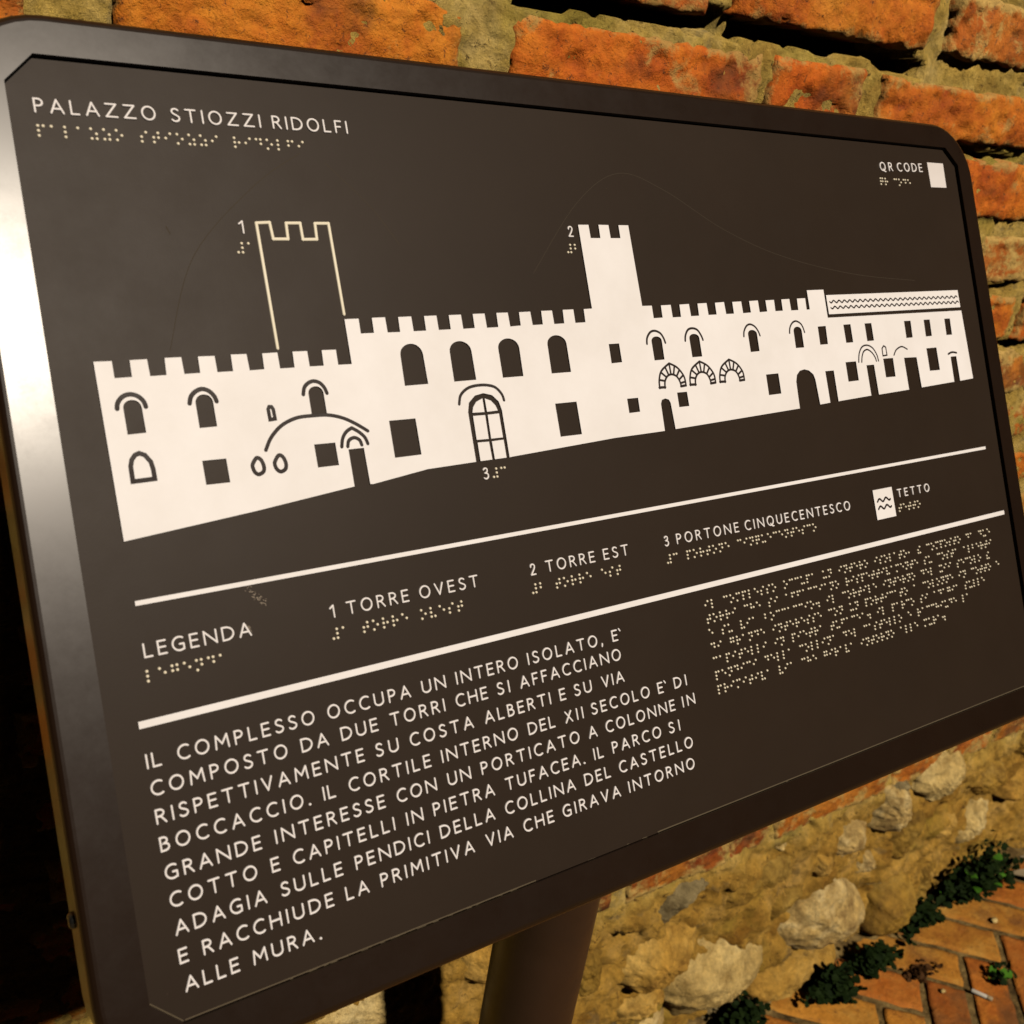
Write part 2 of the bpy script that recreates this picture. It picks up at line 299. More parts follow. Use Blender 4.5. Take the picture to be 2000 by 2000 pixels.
DARK= [(0.85,0,[[28.8,178.6],[29.6,175.5],[32.3,172.7],[36.0,171.7],[39.8,172.9],[42.3,175.8],[43.0,178.6]]),(0.85,0,[[65.5,178.6],[66.7,175.1],[69.5,172.5],[73.1,171.4],[76.6,172.7],[79.0,175.6],[79.9,178.5]]),(0.75,0,[[129.1,178.2],[130.4,174.3],[133.2,171.9],[136.5,171.1],[139.9,172.3],[142.2,175.1],[143.3,178.4]]),(0.85,1,[[30.9,216.2],[31.0,208.4],[32.0,205.1],[33.9,202.9],[36.1,202.1],[38.8,203.4],[41.2,207.1],[41.8,210.9],[41.9,216.0]]),(0.7,1,[[107.7,190.7],[107.5,185.0],[108.3,183.6],[109.6,183.7],[110.4,185.2],[110.6,190.5]]),(0.7,0,[[102.6,207.1],[106.8,200.4],[113.8,194.4],[122.9,191.0],[132.5,190.5],[142.0,190.9],[150.6,193.3],[158.2,197.4],[164.8,202.0]]),(0.7,0,[[147.2,209.6],[148.5,205.0],[151.3,201.4],[155.1,199.4]]),(0.7,0,[[155.1,199.4],[159.1,202.1],[162.3,205.5],[163.6,209.3]]),(0.7,0,[[150.9,209.8],[152.1,206.5],[155.6,205.1],[158.7,206.7],[159.7,209.7]]),(0.55,0,[[228.4,191.1],[230.6,185.5],[237.1,181.4],[246.9,180.4],[255.5,182.1],[260.1,186.7],[261.3,191.0]]),(0.75,2,[[94.0,214.2],[95.9,211.5],[97.3,210.8],[99.1,212.2],[100.1,215.6],[99.5,218.5],[96.8,219.8],[94.9,218.7],[94.0,216.4]]),(0.75,2,[[106.6,214.1],[108.5,211.4],[110.0,210.6],[111.8,212.1],[112.8,215.5],[112.1,218.4],[109.5,219.7],[107.5,218.6],[106.5,216.3]]),(0.45,0,[[386.1,160.4],[387.1,156.2],[390.7,152.4],[395.1,151.5],[399.7,153.3],[402.1,156.7],[403.2,160.3]]),(0.45,0,[[422.3,159.7],[423.4,155.7],[426.5,151.9],[430.9,150.9],[435.5,152.2],[438.4,156.2],[439.6,159.7]]),(0.38,0,[[481.7,158.8],[482.8,154.9],[486.2,151.0],[490.4,149.9],[494.9,151.8],[497.7,155.4],[498.9,158.8]]),(0.35,0,[[531.8,158.2],[533.0,154.1],[536.5,150.3],[540.9,149.0],[545.5,150.8],[547.8,154.0],[548.9,158.1]]),(0.32,0,[[608.0,184.8],[610.1,178.0],[614.8,172.7],[621.5,171.4],[628.0,173.9],[632.1,179.6],[633.2,185.0]]),(0.32,0,[[611.8,185.0],[613.3,180.3],[616.4,176.3],[621.3,175.0],[626.2,177.6],[629.5,181.7],[630.4,185.0]]),(0.3,1,[[640.0,181.1],[640.1,175.0],[642.9,172.8],[645.2,174.1],[645.3,180.8]]),(0.3,0,[[654.5,181.2],[658.6,176.9],[666.3,174.5],[673.3,177.0]]),(0.5,0,[[729.7,183.9],[735.4,182.5],[741.8,183.3]]),(0.42,0,[[391.5,192.0],[392.1,186.4],[395.4,180.0],[403.7,175.0]]),(0.42,0,[[403.7,175.0],[410.7,178.5],[415.7,185.0],[416.4,191.7]]),(0.42,0,[[396.4,192.1],[397.2,187.6],[400.2,184.0],[404.4,182.9],[408.8,184.6],[411.2,188.5],[411.7,191.8]]),(0.55,0,[[391.2,191.5],[396.7,191.6]]),(0.42,0,[[392.4,186.2],[397.3,187.2]]),(0.42,0,[[394.9,181.1],[399.2,184.6]]),(0.42,0,[[399.4,177.7],[401.6,183.2]]),(0.42,0,[[403.6,175.3],[403.8,182.6]]),(0.42,0,[[408.2,177.1],[406.2,183.3]]),(0.42,0,[[412.3,180.2],[408.8,184.6]]),(0.42,0,[[414.8,184.4],[410.7,187.0]]),(0.42,0,[[416.2,188.8],[411.4,189.7]]),(0.55,0,[[416.3,191.5],[411.5,191.9]]),(0.42,0,[[420.7,191.8],[421.3,186.3],[424.6,180.0],[432.9,175.1]]),(0.42,0,[[432.9,175.1],[440.0,178.6],[445.0,184.9],[445.6,191.5]]),(0.42,0,[[425.6,191.9],[426.4,187.5],[429.4,184.0],[433.6,182.9],[438.1,184.5],[440.4,188.4],[441.0,191.6]]),(0.55,0,[[420.4,191.3],[425.9,191.5]]),(0.42,0,[[421.6,186.1],[426.5,187.1]]),(0.42,0,[[424.1,181.1],[428.4,184.6]]),(0.42,0,[[428.6,177.8],[430.8,183.2]]),(0.42,0,[[432.8,175.4],[433.0,182.6]]),(0.42,0,[[437.5,177.2],[435.4,183.2]]),(0.42,0,[[441.5,180.2],[438.1,184.5]]),(0.42,0,[[444.1,184.4],[440.0,187.0]]),(0.42,0,[[445.4,188.7],[440.7,189.5]]),(0.55,0,[[445.5,191.3],[440.7,191.7]]),(0.42,0,[[450.2,191.5],[450.9,186.2],[454.2,180.0],[462.5,175.2]]),(0.42,0,[[462.5,175.2],[469.6,178.6],[474.6,184.8],[475.2,191.3]]),(0.42,0,[[455.2,191.7],[456.0,187.4],[459.0,183.9],[463.2,182.8],[467.7,184.4],[470.0,188.2],[470.6,191.3]]),(0.55,0,[[450.0,191.1],[455.5,191.2]]),(0.42,0,[[451.2,186.0],[456.1,186.9]]),(0.42,0,[[453.7,181.1],[458.0,184.5]]),(0.42,0,[[458.2,177.8],[460.4,183.1]]),(0.42,0,[[462.4,175.5],[462.6,182.6]]),(0.42,0,[[467.1,177.3],[465.0,183.2]]),(0.42,0,[[471.1,180.2],[467.7,184.4]]),(0.42,0,[[473.7,184.3],[469.5,186.8]]),(0.42,0,[[475.0,188.5],[470.3,189.3]]),(0.55,0,[[475.1,191.1],[470.3,191.4]])]
TOWER= [[118.7,151.4],[117.7,81.1],[125.4,80.6],[126.1,90.0],[134.8,89.9],[135.1,80.8],[143.5,80.6],[143.7,90.0],[152.2,89.8],[152.5,80.6],[160.9,80.4],[161.8,133.4]]
# ------------------------------------------------------------------ the sign (millimetres on the plate -> world)
PX = Vector((1, 0, 0)); PV = Vector((0, -0.5022245, -0.8647373)); PN = Vector((0, 0.8647373, -0.5022245))
ORG = Vector((0, 0, CAMH)) + PX * .093 + PV * (-.2613) + PN * .5394574
def W(x, y, h=0.0):
    return ORG + PX * (x / 1000) + PV * (y / 1000) - PN * (h / 1000)
def WA(a):
    a = np.asarray(a, float)
    return np.array(ORG) + a[:, :1] / 1000 * np.array(PX) + a[:, 1:2] / 1000 * np.array(PV) - a[:, 2:3] / 1000 * np.array(PN)

POSTX, POSTY = .490, .512
sign = empty('information_sign', (POSTX, POSTY, 0), 'dark brown tactile information panel with raised white letters and braille on a round post', 'sign')

def rrect(x0, y0, x1, y1, r, n=10):
    P = []
    for cx, cy, a in ((x1 - r, y0 + r, -90), (x1 - r, y1 - r, 0), (x0 + r, y1 - r, 90), (x0 + r, y0 + r, 180)):
        for i in range(n + 1):
            t = math.radians(a + 90 * i / n); P.append((cx + r * math.cos(t), cy + r * math.sin(t)))
    return P
def chamf(x0, y0, x1, y1, c):
    return [(x0 + c, y0), (x1 - c, y0), (x1, y0 + c), (x1, y1 - c), (x1 - c, y1), (x0 + c, y1), (x0, y1 - c), (x0, y0 + c)]

def fill(loops, h):
    """flat face(s) bounded by loops (mm), returns verts3 (mm) and faces, via a filled 2D curve"""
    cu = bpy.data.curves.new('tmp', 'CURVE'); cu.dimensions = '2D'; cu.fill_mode = 'BOTH'
    for L in loops:
        s = cu.splines.new('POLY'); s.points.add(len(L) - 1); s.use_cyclic_u = True
        for p, q in zip(s.points, L): p.co = (q[0], q[1], 0, 1)
    o = bpy.data.objects.new('tmp', cu); C.objects.link(o)
    bpy.context.view_layer.update()
    dg = bpy.context.evaluated_depsgraph_get()
    me = o.evaluated_get(dg).to_mesh()
    v = [(a.co.x, a.co.y, h) for a in me.vertices]; f = [list(p.vertices) for p in me.polygons]
    o.evaluated_get(dg).to_mesh_clear()
    bpy.data.objects.remove(o); bpy.data.curves.remove(cu)
    v = np.array(v)
    # orient towards the viewer: polygon normal must be +h (y points down the plate, so flip by sign of area)
    out = []
    for q in f:
        a = v[q[1]] - v[q[0]]; b = v[q[2]] - v[q[1]]
        z = a[0] * b[1] - a[1] * b[0]
        out.append(q if z < 0 else q[::-1])
    return v, out

def slab(loops, h0, h1):
    v, f = fill(loops, h1); v = v.tolist()
    for L in loops:
        b = len(v); n = len(L)
        v += [(p[0], p[1], h1) for p in L] + [(p[0], p[1], h0) for p in L]
        for i in range(n):
            j = (i + 1) % n; f.append([b + i, b + j, b + n + j, b + n + i])
    return np.array(v), f

FX0, FY0, FX1, FY1 = -25.5, -23.7, 808.0, 514.0
# frame: flat face with a rounded edge, side wall and the step down to the plate
v, f = fill([rrect(FX0 + 5, FY0 + 5, FX1 - 5, FY1 - 5, 43), chamf(-.1, -1.6, 786.6, 487.75, 15)], 2.2)
v = v.tolist()
rings = []
for k in range(6):
    t = math.radians(90 * k / 5); ins = 5 * (1 - math.sin(t)); h = 2.2 - 5 * (1 - math.cos(t))
    rings.append([(x, y, h) for x, y in rrect(FX0 + ins, FY0 + ins, FX1 - ins, FY1 - ins, 48 - ins)])
rings.append([(x, y, -26) for x, y in rrect(FX0, FY0, FX1, FY1, 48)])
rings.append([(x, y, -26) for x, y in rrect(FX0 + 4, FY0 + 4, FX1 - 4, FY1 - 4, 44)])
b = len(v); n = len(rings[0])
for R_ in rings: v += R_
for k in range(len(rings) - 1):
    for i in range(n):
        j = (i + 1) % n
        f.append([b + k * n + i, b + k * n + j, b + (k + 1) * n + j, b + (k + 1) * n + i])
inner = []
L0 = chamf(-.1, -1.6, 786.6, 487.75, 15)
b = len(v); v += [(x, y, 2.2) for x, y in L0] + [(x, y, -3) for x, y in L0]
for i in range(8):
    j = (i + 1) % 8; f.append([b + i, b + 8 + i, b + 8 + j, b + j])
frame = obj('frame', WA(v), f, M_frame, sign)
for p in frame.data.polygons: p.use_smooth = False
v, f = slab([rrect(FX0 + 4, FY0 + 4, FX1 - 4, FY1 - 4, 44)], -25, -2.6)
obj('backing_panel', WA(v), f, M_black, sign)
# plate
L1 = chamf(0, 0, 784.2, 487.5, 14.6)
v, f = slab([L1], -2.4, 0.0)
plate = obj('plate', WA(v), f, M_plate, sign)
plate['label'] = 'matt brown plate carrying raised lettering, braille and facade drawing'

# screw heads on the left side of the frame
for yy in (425.0, 60.0):
    vs = []; fs = []; c0 = (FX0, yy, -13.0)
    for k, (o_, r_) in enumerate(((0, 4.2), (1.4, 4.2), (2.6, 3.2), (3.0, 1.6), (1.6, 1.4), (1.6, .01))):
        for i in range(16):
            a = 2 * math.pi * i / 16; vs.append((c0[0] - o_, c0[1] + r_ * math.cos(a), c0[2] + r_ * math.sin(a)))
    for k in range(5):
        for i in range(16):
            j = (i + 1) % 16; fs.append([k * 16 + i, k * 16 + j, (k + 1) * 16 + j, (k + 1) * 16 + i])
    obj('screw', WA(vs), fs, M_screw, sign, True)

# ---- swept rounded strokes
PROF = [(-1, 0), (-.93, .55), (-.72, .85), (-.3, .98), (0, 1), (.3, .98), (.72, .85), (.93, .55), (1, 0)]
def sweep(pts, r, h, closed=False, V=None, F=None, base=0.0, prof=PROF):
    P = [np.array(p[:2], float) for p in pts]
    Q_ = [P[0]]
    for p in P[1:]:
        if np.linalg.norm(p - Q_[-1]) > 1e-6: Q_.append(p)
    P = Q_
    if closed and np.linalg.norm(P[0] - P[-1]) < 1e-6: P.pop()
    n = len(P); rings = []
    T = []
    for i in range(n):
        if closed: a, c = P[i - 1], P[(i + 1) % n]
        else: a, c = P[max(i - 1, 0)], P[min(i + 1, n - 1)]
        d1 = P[i] - a; d2 = c - P[i]
        l1, l2 = np.linalg.norm(d1), np.linalg.norm(d2)
        t = (d1 / l1 if l1 > 0 else 0) + (d2 / l2 if l2 > 0 else 0)
        t = t / np.linalg.norm(t); nn = np.array([-t[1], t[0]])
        cs = 1.0
        if l1 > 0 and l2 > 0: cs = max(.5, abs(np.dot(nn, np.array([-d2[1], d2[0]]) / l2)))
        T.append((P[i], nn / cs, t))
    if not closed:
        p, nn, t = T[0]
        for e in (80, 55, 28): a = math.radians(e); rings.append((p - t * r * math.sin(a), nn, math.cos(a)))
    for p, nn, t in T: rings.append((p, nn, 1.0))
    if not closed:
        p, nn, t = T[-1]
        for e in (28, 55, 80): a = math.radians(e); rings.append((p + t * r * math.sin(a), nn, math.cos(a)))
    b = len(V); m_ = len(prof)
    for p, nn, s in rings:
        for u, w in prof:
            V.append((p[0] + nn[0] * u * r * s, p[1] + nn[1] * u * r * s, base + h * w * (s ** .35)))
    R_ = len(rings)
    for k in range(R_ if closed else R_ - 1):
        for i in range(m_ - 1):
            k2 = (k + 1) % R_
            F.append([b + k * m_ + i, b + k * m_ + i + 1, b + k2 * m_ + i + 1, b + k2 * m_ + i])
    if not closed:
        F.append([b + i for i in range(m_)]); F.append([b + (R_ - 1) * m_ + i for i in range(m_)][::-1])

def crom(P, n=5, closed=False):
    P = [np.array(p, float) for p in P]; out = []
    N = len(P)
    if N < 3: return P
    for i in range(N if closed else N - 1):
        if closed: a, b_, c, d = P[i - 1], P[i], P[(i + 1) % N], P[(i + 2) % N]
        else: a, b_, c, d = P[max(i - 1, 0)], P[i], P[i + 1], P[min(i + 2, N - 1)]
        for k in range(n):
            t = k / n
            out.append(.5 * ((2 * b_) + (-a + c) * t + (2 * a - 5 * b_ + 4 * c - d) * t * t + (-a + 3 * b_ - 3 * c + d) * t ** 3))
    if not closed: out.append(P[-1])
    return out

# ---- stroke alphabet on a unit cap height (y up), skeleton coordinates
def arc(cx, cy, rx, ry, a0, a1, n=14):
    return [(cx + rx * math.cos(math.radians(a0 + (a1 - a0) * i / n)), cy + ry * math.sin(math.radians(a0 + (a1 - a0) * i / n))) for i in range(n + 1)]
GL = {
 'I': (0, [[(0, 0), (0, 1)]]),
 'L': (.46, [[(0, 1), (0, 0)], [(0, 0), (.46, 0)]]),
 'E': (.46, [[(0, 0), (0, 1)], [(0, 0), (.46, 0)], [(0, .52), (.42, .52)], [(0, 1), (.45, 1)]]),
 'F': (.44, [[(0, 0), (0, 1)], [(0, .5), (.38, .5)], [(0, 1), (.44, 1)]]),
 'T': (.66, [[(0, 1), (.66, 1)], [(.33, 1), (.33, 0)]]),
 'H': (.64, [[(0, 0), (0, 1)], [(.64, 0), (.64, 1)], [(0, .52), (.64, .52)]]),
 'N': (.68, [[(0, 0), (0, 1)], [(0, 1), (.68, 0)], [(.68, 0), (.68, 1)]]),
 'M': (.80, [[(0, 0), (.06, 1)], [(.06, 1), (.40, .34)], [(.40, .34), (.74, 1)], [(.74, 1), (.80, 0)]]),
 'A': (.78, [[(0, 0), (.39, 1)], [(.39, 1), (.78, 0)], [(.13, .32), (.65, .32)]]),
 'V': (.74, [[(0, 1), (.37, 0)], [(.37, 0), (.74, 1)]]),
 'X': (.64, [[(0, 0), (.60, 1)], [(.03, 1), (.64, 0)]]),
 'Z': (.66, [[(.02, 1), (.64, 1)], [(.64, 1), (0, 0)], [(0, 0), (.66, 0)]]),
 'O': (.98, ['c', arc(.49, .5, .49, .52, 0, 360, 30)[:-1]]),
 'Q': (.98, ['c', arc(.49, .5, .49, .52, 0, 360, 30)[:-1], [(.50, .18), (.62, -.02), (.80, -.14), (.98, -.14)]]),
 'C': (.76, [arc(.49, .5, .49, .52, 56, 304, 22)]),
 'G': (.82, [arc(.49, .5, .49, .52, 56, 300, 22), [(.80, .05), (.80, .46)], [(.80, .46), (.52, .46)]]),
 'D': (.72, [[(0, 0), (0, 1)], [(0, 1)] + arc(.22, .5, .50, .5, 90, -90, 16) + [(0, 0)]]),
 'U': (.62, [[(0, 1), (0, .34)] + arc(.31, .32, .31, .33, 180, 360, 14) + [(.62, 1)]]),
 'P': (.46, [[(0, 0), (0, 1)], [(0, 1)] + arc(.20, .735, .26, .265, 90, -90, 10) + [(0, .47)]]),
 'R': (.54, [[(0, 0), (0, 1)], [(0, 1)] + arc(.20, .75, .26, .25, 90, -90, 10) + [(0, .50)], [(.20, .50), (.30, .42), (.54, 0)]]),
 'B': (.50, [[(0, 0), (0, 1)], [(0, 1)] + arc(.18, .77, .24, .23, 90, -90, 9) + [(0, .54)], [(0, .54)] + arc(.22, .27, .28, .27, 90, -90, 10) + [(0, 0)]]),
 'S': (.50, [crom([(.45, .90), (.36, .98), (.24, 1.01), (.10, .96), (.03, .83), (.04, .70), (.14, .59), (.36, .46), (.48, .34), (.49, .19), (.40, .05), (.24, -.01), (.10, .02), (0, .11)], 3)]),
 '1': (.30, [[(0, .78), (.12, .86), (.30, 1)], [(.30, 1), (.30, 0)]]),
 '2': (.50, [crom([(.02, .76), (.06, .92), (.20, 1.0), (.36, .97), (.46, .84), (.45, .68), (.34, .46), (.16, .22), (0, 0)], 3), [(0, 0), (.50, 0)]]),
 '3': (.46, [crom([(.02, .88), (.12, .98), (.25, 1.0), (.38, .93), (.41, .78), (.35, .62), (.15, .54)], 3), crom([(.15, .54), (.36, .48), (.46, .34), (.44, .14), (.30, .01), (.14, -.01), (0, .08)], 3)]),
 '.': (0, [[(0, 0), (0.01, 0.0)]]), ',': (.06, [[(.06, .04), (0, -.20)]]), '`': (.12, [[(0, 1.06), (.12, .86)]]),
}
WID = dict(N=.94, U=.80, E=.58, L=.55, H=.83, A=.88, T=.78, R=.66, P=.57, S=.58, M=1.02, D=.87, V=.80, Z=.82, F=.52, B=.60, X=.74, C=.80, G=.86)
for c_, w_ in WID.items():
    k_ = w_ / GL[c_][0]; GL[c_] = (w_, [[(x * k_, y) for x, y in st] for st in GL[c_][1]])
MESH = {}
def glyph(ch, cap, r, h=1.05):
    key = (ch, cap, r)
    if key not in MESH:
        V_, F_ = [], []
        H = cap - 2 * r; st = GL[ch][1]; closed = False
        for s in st:
            if s == 'c': closed = True; continue
            sweep([(x * H, y * H) for x, y in s], r * (1.25 if ch == '.' else 1), h, closed, V_, F_)
            closed = False
        me = bpy.data.meshes.new('letter')
        me.from_pydata([(a / 1000, b_ / 1000, c / 1000) for a, b_, c in V_], [], F_)
        me.polygons.foreach_set('use_smooth', [True] * len(F_))
        me.materials.append(M_letter)
        MESH[key] = me
    return MESH[key]
BAS = Matrix(((PX[0], -PV[0], -PN[0]), (PX[1], -PV[1], -PN[1]), (PX[2], -PV[2], -PN[2])))
letters = []
for c0, sl, cap, words in TEXT:
    r = .61 if cap >= 7.9 else .58
    cap = cap - .15
    H = cap - 2 * r
    for word, xa, xb in words:
        if len(word) > 1: xa += .25; xb -= .35
        ws = [GL[ch][0] * H for ch in word]
        tot = xb - xa - 2 * r
        if len(word) > 1:
            gap = (tot - sum(ws)) / (len(word) - 1); x = xa + r; sx = 1.0
        else:
            gap = 0; x = (xa + xb) / 2 - ws[0] / 2
        for ch, w_ in zip(word, ws):
            yb = c0 + sl * (x + w_ / 2) - r
            letters.append((ch, cap, r, x, yb, sl)); x += w_ + gap
letters.sort(key=lambda L: L[3])
tailv, tailf = [], []
for i, (ch, cap, r, x, y, sl) in enumerate(letters):
    me = glyph(ch, cap, r)
    rot = BAS @ Matrix.Rotation(math.atan(-sl), 3, 'Z')
    if i < 298:
        o = bpy.data.objects.new('letter', me); C.objects.link(o)
        o.rotation_mode = 'QUATERNION'; o.rotation_quaternion = rot.to_quaternion()
        place(o, W(x, y, 0), plate)
    else:
        b = len(tailv); w0 = W(x, y, 0)
        tailv += [tuple(w0 + rot @ v_.co) for v_ in me.vertices]
        tailf += [[b + k for k in p.vertices] for p in me.polygons]
o = obj('lettering', tailv, tailf, M_letter, plate, True); o['kind'] = 'stuff'

# ---- braille
BR = dict(a='1', b='12', c='14', d='145', e='15', f='124', g='1245', h='125', i='24', l='123', m='134', n='1345', o='135', p='1234', q='12345', r='1235', s='234', t='2345', u='136', v='1236', x='1346', z='1356')
BR['è'] = '2346'; BR['#'] = '3456'; BR[','] = '2'; BR['.'] = '256'; BR[' '] = ''
BLINES = [('palazzo stiozzi ridolfi', 12.4, 34.4, -.006), ('qr code', 674.3, 30.2, -.003),
 ('#a', 105.0, 92.7, 0), ('#b', 330.7, 91.1, 0), ('#c', 245.5, 233.1, 0),
 ('legenda', 23.4, 312.1, -.0098), ('#a torre ovest', 124.8, 310.7, -.010), ('#b torre est', 260.9, 308.8, -.010),
 ('#c portone cinquecentesco', 374.7, 307.8, -.007), ('tetto', 631.0, 305.4, -.006)]
for k, t in enumerate(('il complesso occupa un intero isolato, è composto da due', 'torri che si affacciano rispettivamente su costa alberti', 'e su via boccaccio. il cortile interno del xii secolo è',
    'di grande interesse con un porticato a colonne in cotto e', 'capitelli in pietra tufacea. il parco si adagia sulle', 'pendici della collina del castello e racchiude la', 'primitiva via che girava intorno alle mura.')):
    BLINES.append((t, 402.6, 345.0 + 10.05 * k, -.0088))
for t, x0, y0, sl in BLINES:
    V_, F_ = [], []
    for i, ch in enumerate(t):
        for dnum in BR[ch]:
            dn = int(dnum) - 1; cx = x0 + i * 6.26 + (2.5 if dn > 2 else 0); cy = y0 + 2.5 * (dn % 3) + sl * (cx - x0)
            b = len(V_)
            for rr_, hh in ((.88, 0), (.80, .48), (.55, .80)):
                for a_ in range(10):
                    an = math.pi * .2 * a_; V_.append((cx + rr_ * math.cos(an), cy + rr_ * math.sin(an), hh))
            V_.append((cx, cy, .92))
            for q_ in range(2):
                for a_ in range(10):
                    a2 = (a_ + 1) % 10; F_.append([b + q_ * 10 + a_, b + (q_ + 1) * 10 + a_, b + (q_ + 1) * 10 + a2, b + q_ * 10 + a2])
            for a_ in range(10): F_.append([b + 20 + a_, b + 30, b + 20 + (a_ + 1) % 10])
    obj('braille_line', WA(V_), F_, M_dot, plate, True)

# ---- facade drawing, rules, legend swatch
def part(name, loops, h0, h1, mat):
    v_, f_ = slab(loops, h0, h1); return obj(name, WA(v_), f_, mat, plate)
fac = part('facade_relief', [OUTLINE] + HOLES + PANES, -.1, 1.05, M_cream)
part('roof_relief', [[[580.9, 129.2], [758.0, 127.5], [758.3, 142.9], [581.0, 144.7]]], -.1, 1.05, M_cream)
part('legend_swatch', [[[600.3, 289.4], [624.7, 289.3], [625.1, 313.6], [600.8, 313.8]]], -.1, .9, M_cream)
part('sticker', [[[743.8, 12.6], [767.2, 12.4], [766.9, 34.4], [744.2, 34.8]]], -.1, .25, M_sticker)
PF = [(-1, 0), (-.9, .9), (0, 1), (.9, .9), (1, 0)]
def eng(P_, r_, closed=False, z=1.05):
    V_, F_ = [], []; sweep(P_, r_, .10, closed, V_, F_, z, PF); obj('engraved_line', WA(V_), F_, M_groove, plate)
for w_, cl, pts in DARK:
    if len(pts) > 2 and cl != 1: pts = crom(pts, 5, cl == 2)
    eng(pts, w_ * 1.1 + (.33 if w_ < .6 else .28), cl > 0)
for (xa, ya, xb, yb) in ((584.1, 134.6, 755.6, 133.6), (584.5, 139.4, 756.4, 138.3)):
    n_ = 26
    eng([(xa + (xb - xa) * t, ya + (yb - ya) * t - .95 * math.sin(t * n_ * 2 * math.pi + math.pi)) for t in [k / (n_ * 8) for k in range(n_ * 8 + 1)]], .62)
for y0 in (298.6, 304.6):
    eng([(604.2 + 16.5 * k / 32, y0 - .5 * k / 32 - 1.3 * math.sin(k / 32 * 4 * math.pi - .6)) for k in range(33)], .85, False, .90)
FL = [(-1, 0), (-1, .85), (-.9, 1), (.9, 1), (1, .85), (1, 0)]
for a_, b_, r_ in (((22.8, 277.4), (763.2, 270.3), 1.25), ((15.4, 337.8), (776.0, 330.5), 1.85)):
    part('rule_line', [[(a_[0], a_[1] - r_), (b_[0], b_[1] - r_), (b_[0], b_[1] + r_), (a_[0], a_[1] + r_)]], -.1, .9, M_cream)
V_, F_ = [], []
for a_, b_ in zip(TOWER[:-1], TOWER[1:]): sweep([a_, b_], .95, .8, False, V_, F_, 0, PROF)
obj('tower_outline', WA(V_), F_, M_line, plate, True)

# fine scratches and chips on plate and frame, plus a painted edge highlight
V_, F_ = [], []
rs = random.Random(5)
def scr(pts, r): sweep(crom(pts, 8), r, .02, False, V_, F_, .002, [(-1, 0), (0, 1), (1, 0)])
scr([(300, 110), (345, 62), (385, 40), (425, 50), (480, 78), (540, 98), (620, 112), (700, 118)], .16)
scr([(60, 150), (80, 100), (120, 60), (150, 40)], .2); scr([(165, 45), (190, 70), (205, 92)], .2)
scr([(68, 84), (69.5, 88)], .3)
obj('scratches', WA(V_), F_, mat_cream('scratch_pale', (.050, .038, .025), .8), plate)['kind'] = 'stuff'
V_, F_ = [], []
for k in range(34):
    q_ = rs.gauss(0, 2.2); x, y = 85 + q_, 284.5 + q_ * .8 + rs.gauss(0, 1.3); a = rs.gauss(.7, .7); l = rs.uniform(.2, 1.6)
    scr([(x, y), (x + l * math.cos(a) * .5 + rs.uniform(-.3, .3), y + l * math.sin(a) * .5), (x + l * math.cos(a), y + l * math.sin(a))], rs.uniform(.06, .18))
for k in range(10):
    x, y = 77.5 + rs.gauss(0, .8), 299.5 + rs.gauss(0, 1.6); scr([(x, y), (x + .6, y + .5), (x + 1, y + 1.3)], .12)
obj('chalk_marks', WA(V_), F_, mat_cream('chalk_mark', (.30, .25, .20), .8), plate)['kind'] = 'stuff'
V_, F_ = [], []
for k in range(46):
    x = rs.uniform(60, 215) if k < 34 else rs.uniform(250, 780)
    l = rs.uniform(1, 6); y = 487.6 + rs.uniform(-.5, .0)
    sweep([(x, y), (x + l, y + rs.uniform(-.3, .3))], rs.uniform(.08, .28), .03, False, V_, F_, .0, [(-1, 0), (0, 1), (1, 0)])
sweep([(330, 487.0), (500, 487.1), (640, 487.0), (768, 487.0)], .42, .02, False, V_, F_, .001, [(-1, 0), (0, 1), (1, 0)]); sweep([(16, 486.9), (230, 487.0)], .35, .02, False, V_, F_, .001, [(-1, 0), (0, 1), (1, 0)]); sweep([(.6, 473), (14.6, 486.8)], .3, .02, False, V_, F_, .001, [(-1, 0), (0, 1), (1, 0)])  # long pale strips: light caught by the worn plate edge, put in as colour
obj('edge_wear_highlight', WA(V_), F_, mat_cream('edge_wear_highlight_pale', (.10, .078, .048), .8), plate)['kind'] = 'stuff'

# bracket and post
def box(x0, x1, y0, y1, z0, z1):
    v_ = [(x, y, z) for x in (x0, x1) for y in (y0, y1) for z in (z0, z1)]
    return v_, [[0, 1, 3, 2], [4, 6, 7, 5], [0, 4, 5, 1], [2, 3, 7, 6], [0, 2, 6, 4], [1, 5, 7, 3]]
PR = .0445
vs, fs = [], []
nseg = 64
prof_ = [(0.0, PR), (.02, PR), (CAMH - .52, PR)]
for z, r_ in prof_:
    for i in range(nseg):
        a = 2 * math.pi * i / nseg
        x, y = POSTX + r_ * math.cos(a), POSTY + r_ * math.sin(a)
        if z > 1 or z == prof_[-1][0]:
            # cut the top parallel to the tilted panel
            w0 = W(392, 240, -27); yy = y - w0.y; zz = w0.z + yy * (.8647373 / .5022245)
            z = zz
        vs.append((x, y, z))
for k in range(len(prof_) - 1):
    for i in range(nseg):
        j = (i + 1) % nseg; fs.append([k * nseg + i, k * nseg + j, (k + 1) * nseg + j, (k + 1) * nseg + i])
obj('post', vs, fs, M_post, sign, True)
v_, f_ = slab([rrect(300, 170, 484, 330, 6, 3)], -34, -25.5)
obj('mounting_plate', WA(v_), f_, M_post, sign)
vs, fs = [], []
for z, r_ in ((0.0005, .09), (.010, .09), (.012, .088), (.012, PR + .001)):
    for i in range(nseg):
        a = 2 * math.pi * i / nseg; vs.append((POSTX + r_ * math.cos(a), POSTY + r_ * math.sin(a), z))
for k in range(3):
    for i in range(nseg):
        j = (i + 1) % nseg; fs.append([k * nseg + i, k * nseg + j, (k + 1) * nseg + j, (k + 1) * nseg + i])
obj('base_flange', vs, fs, M_post, sign)
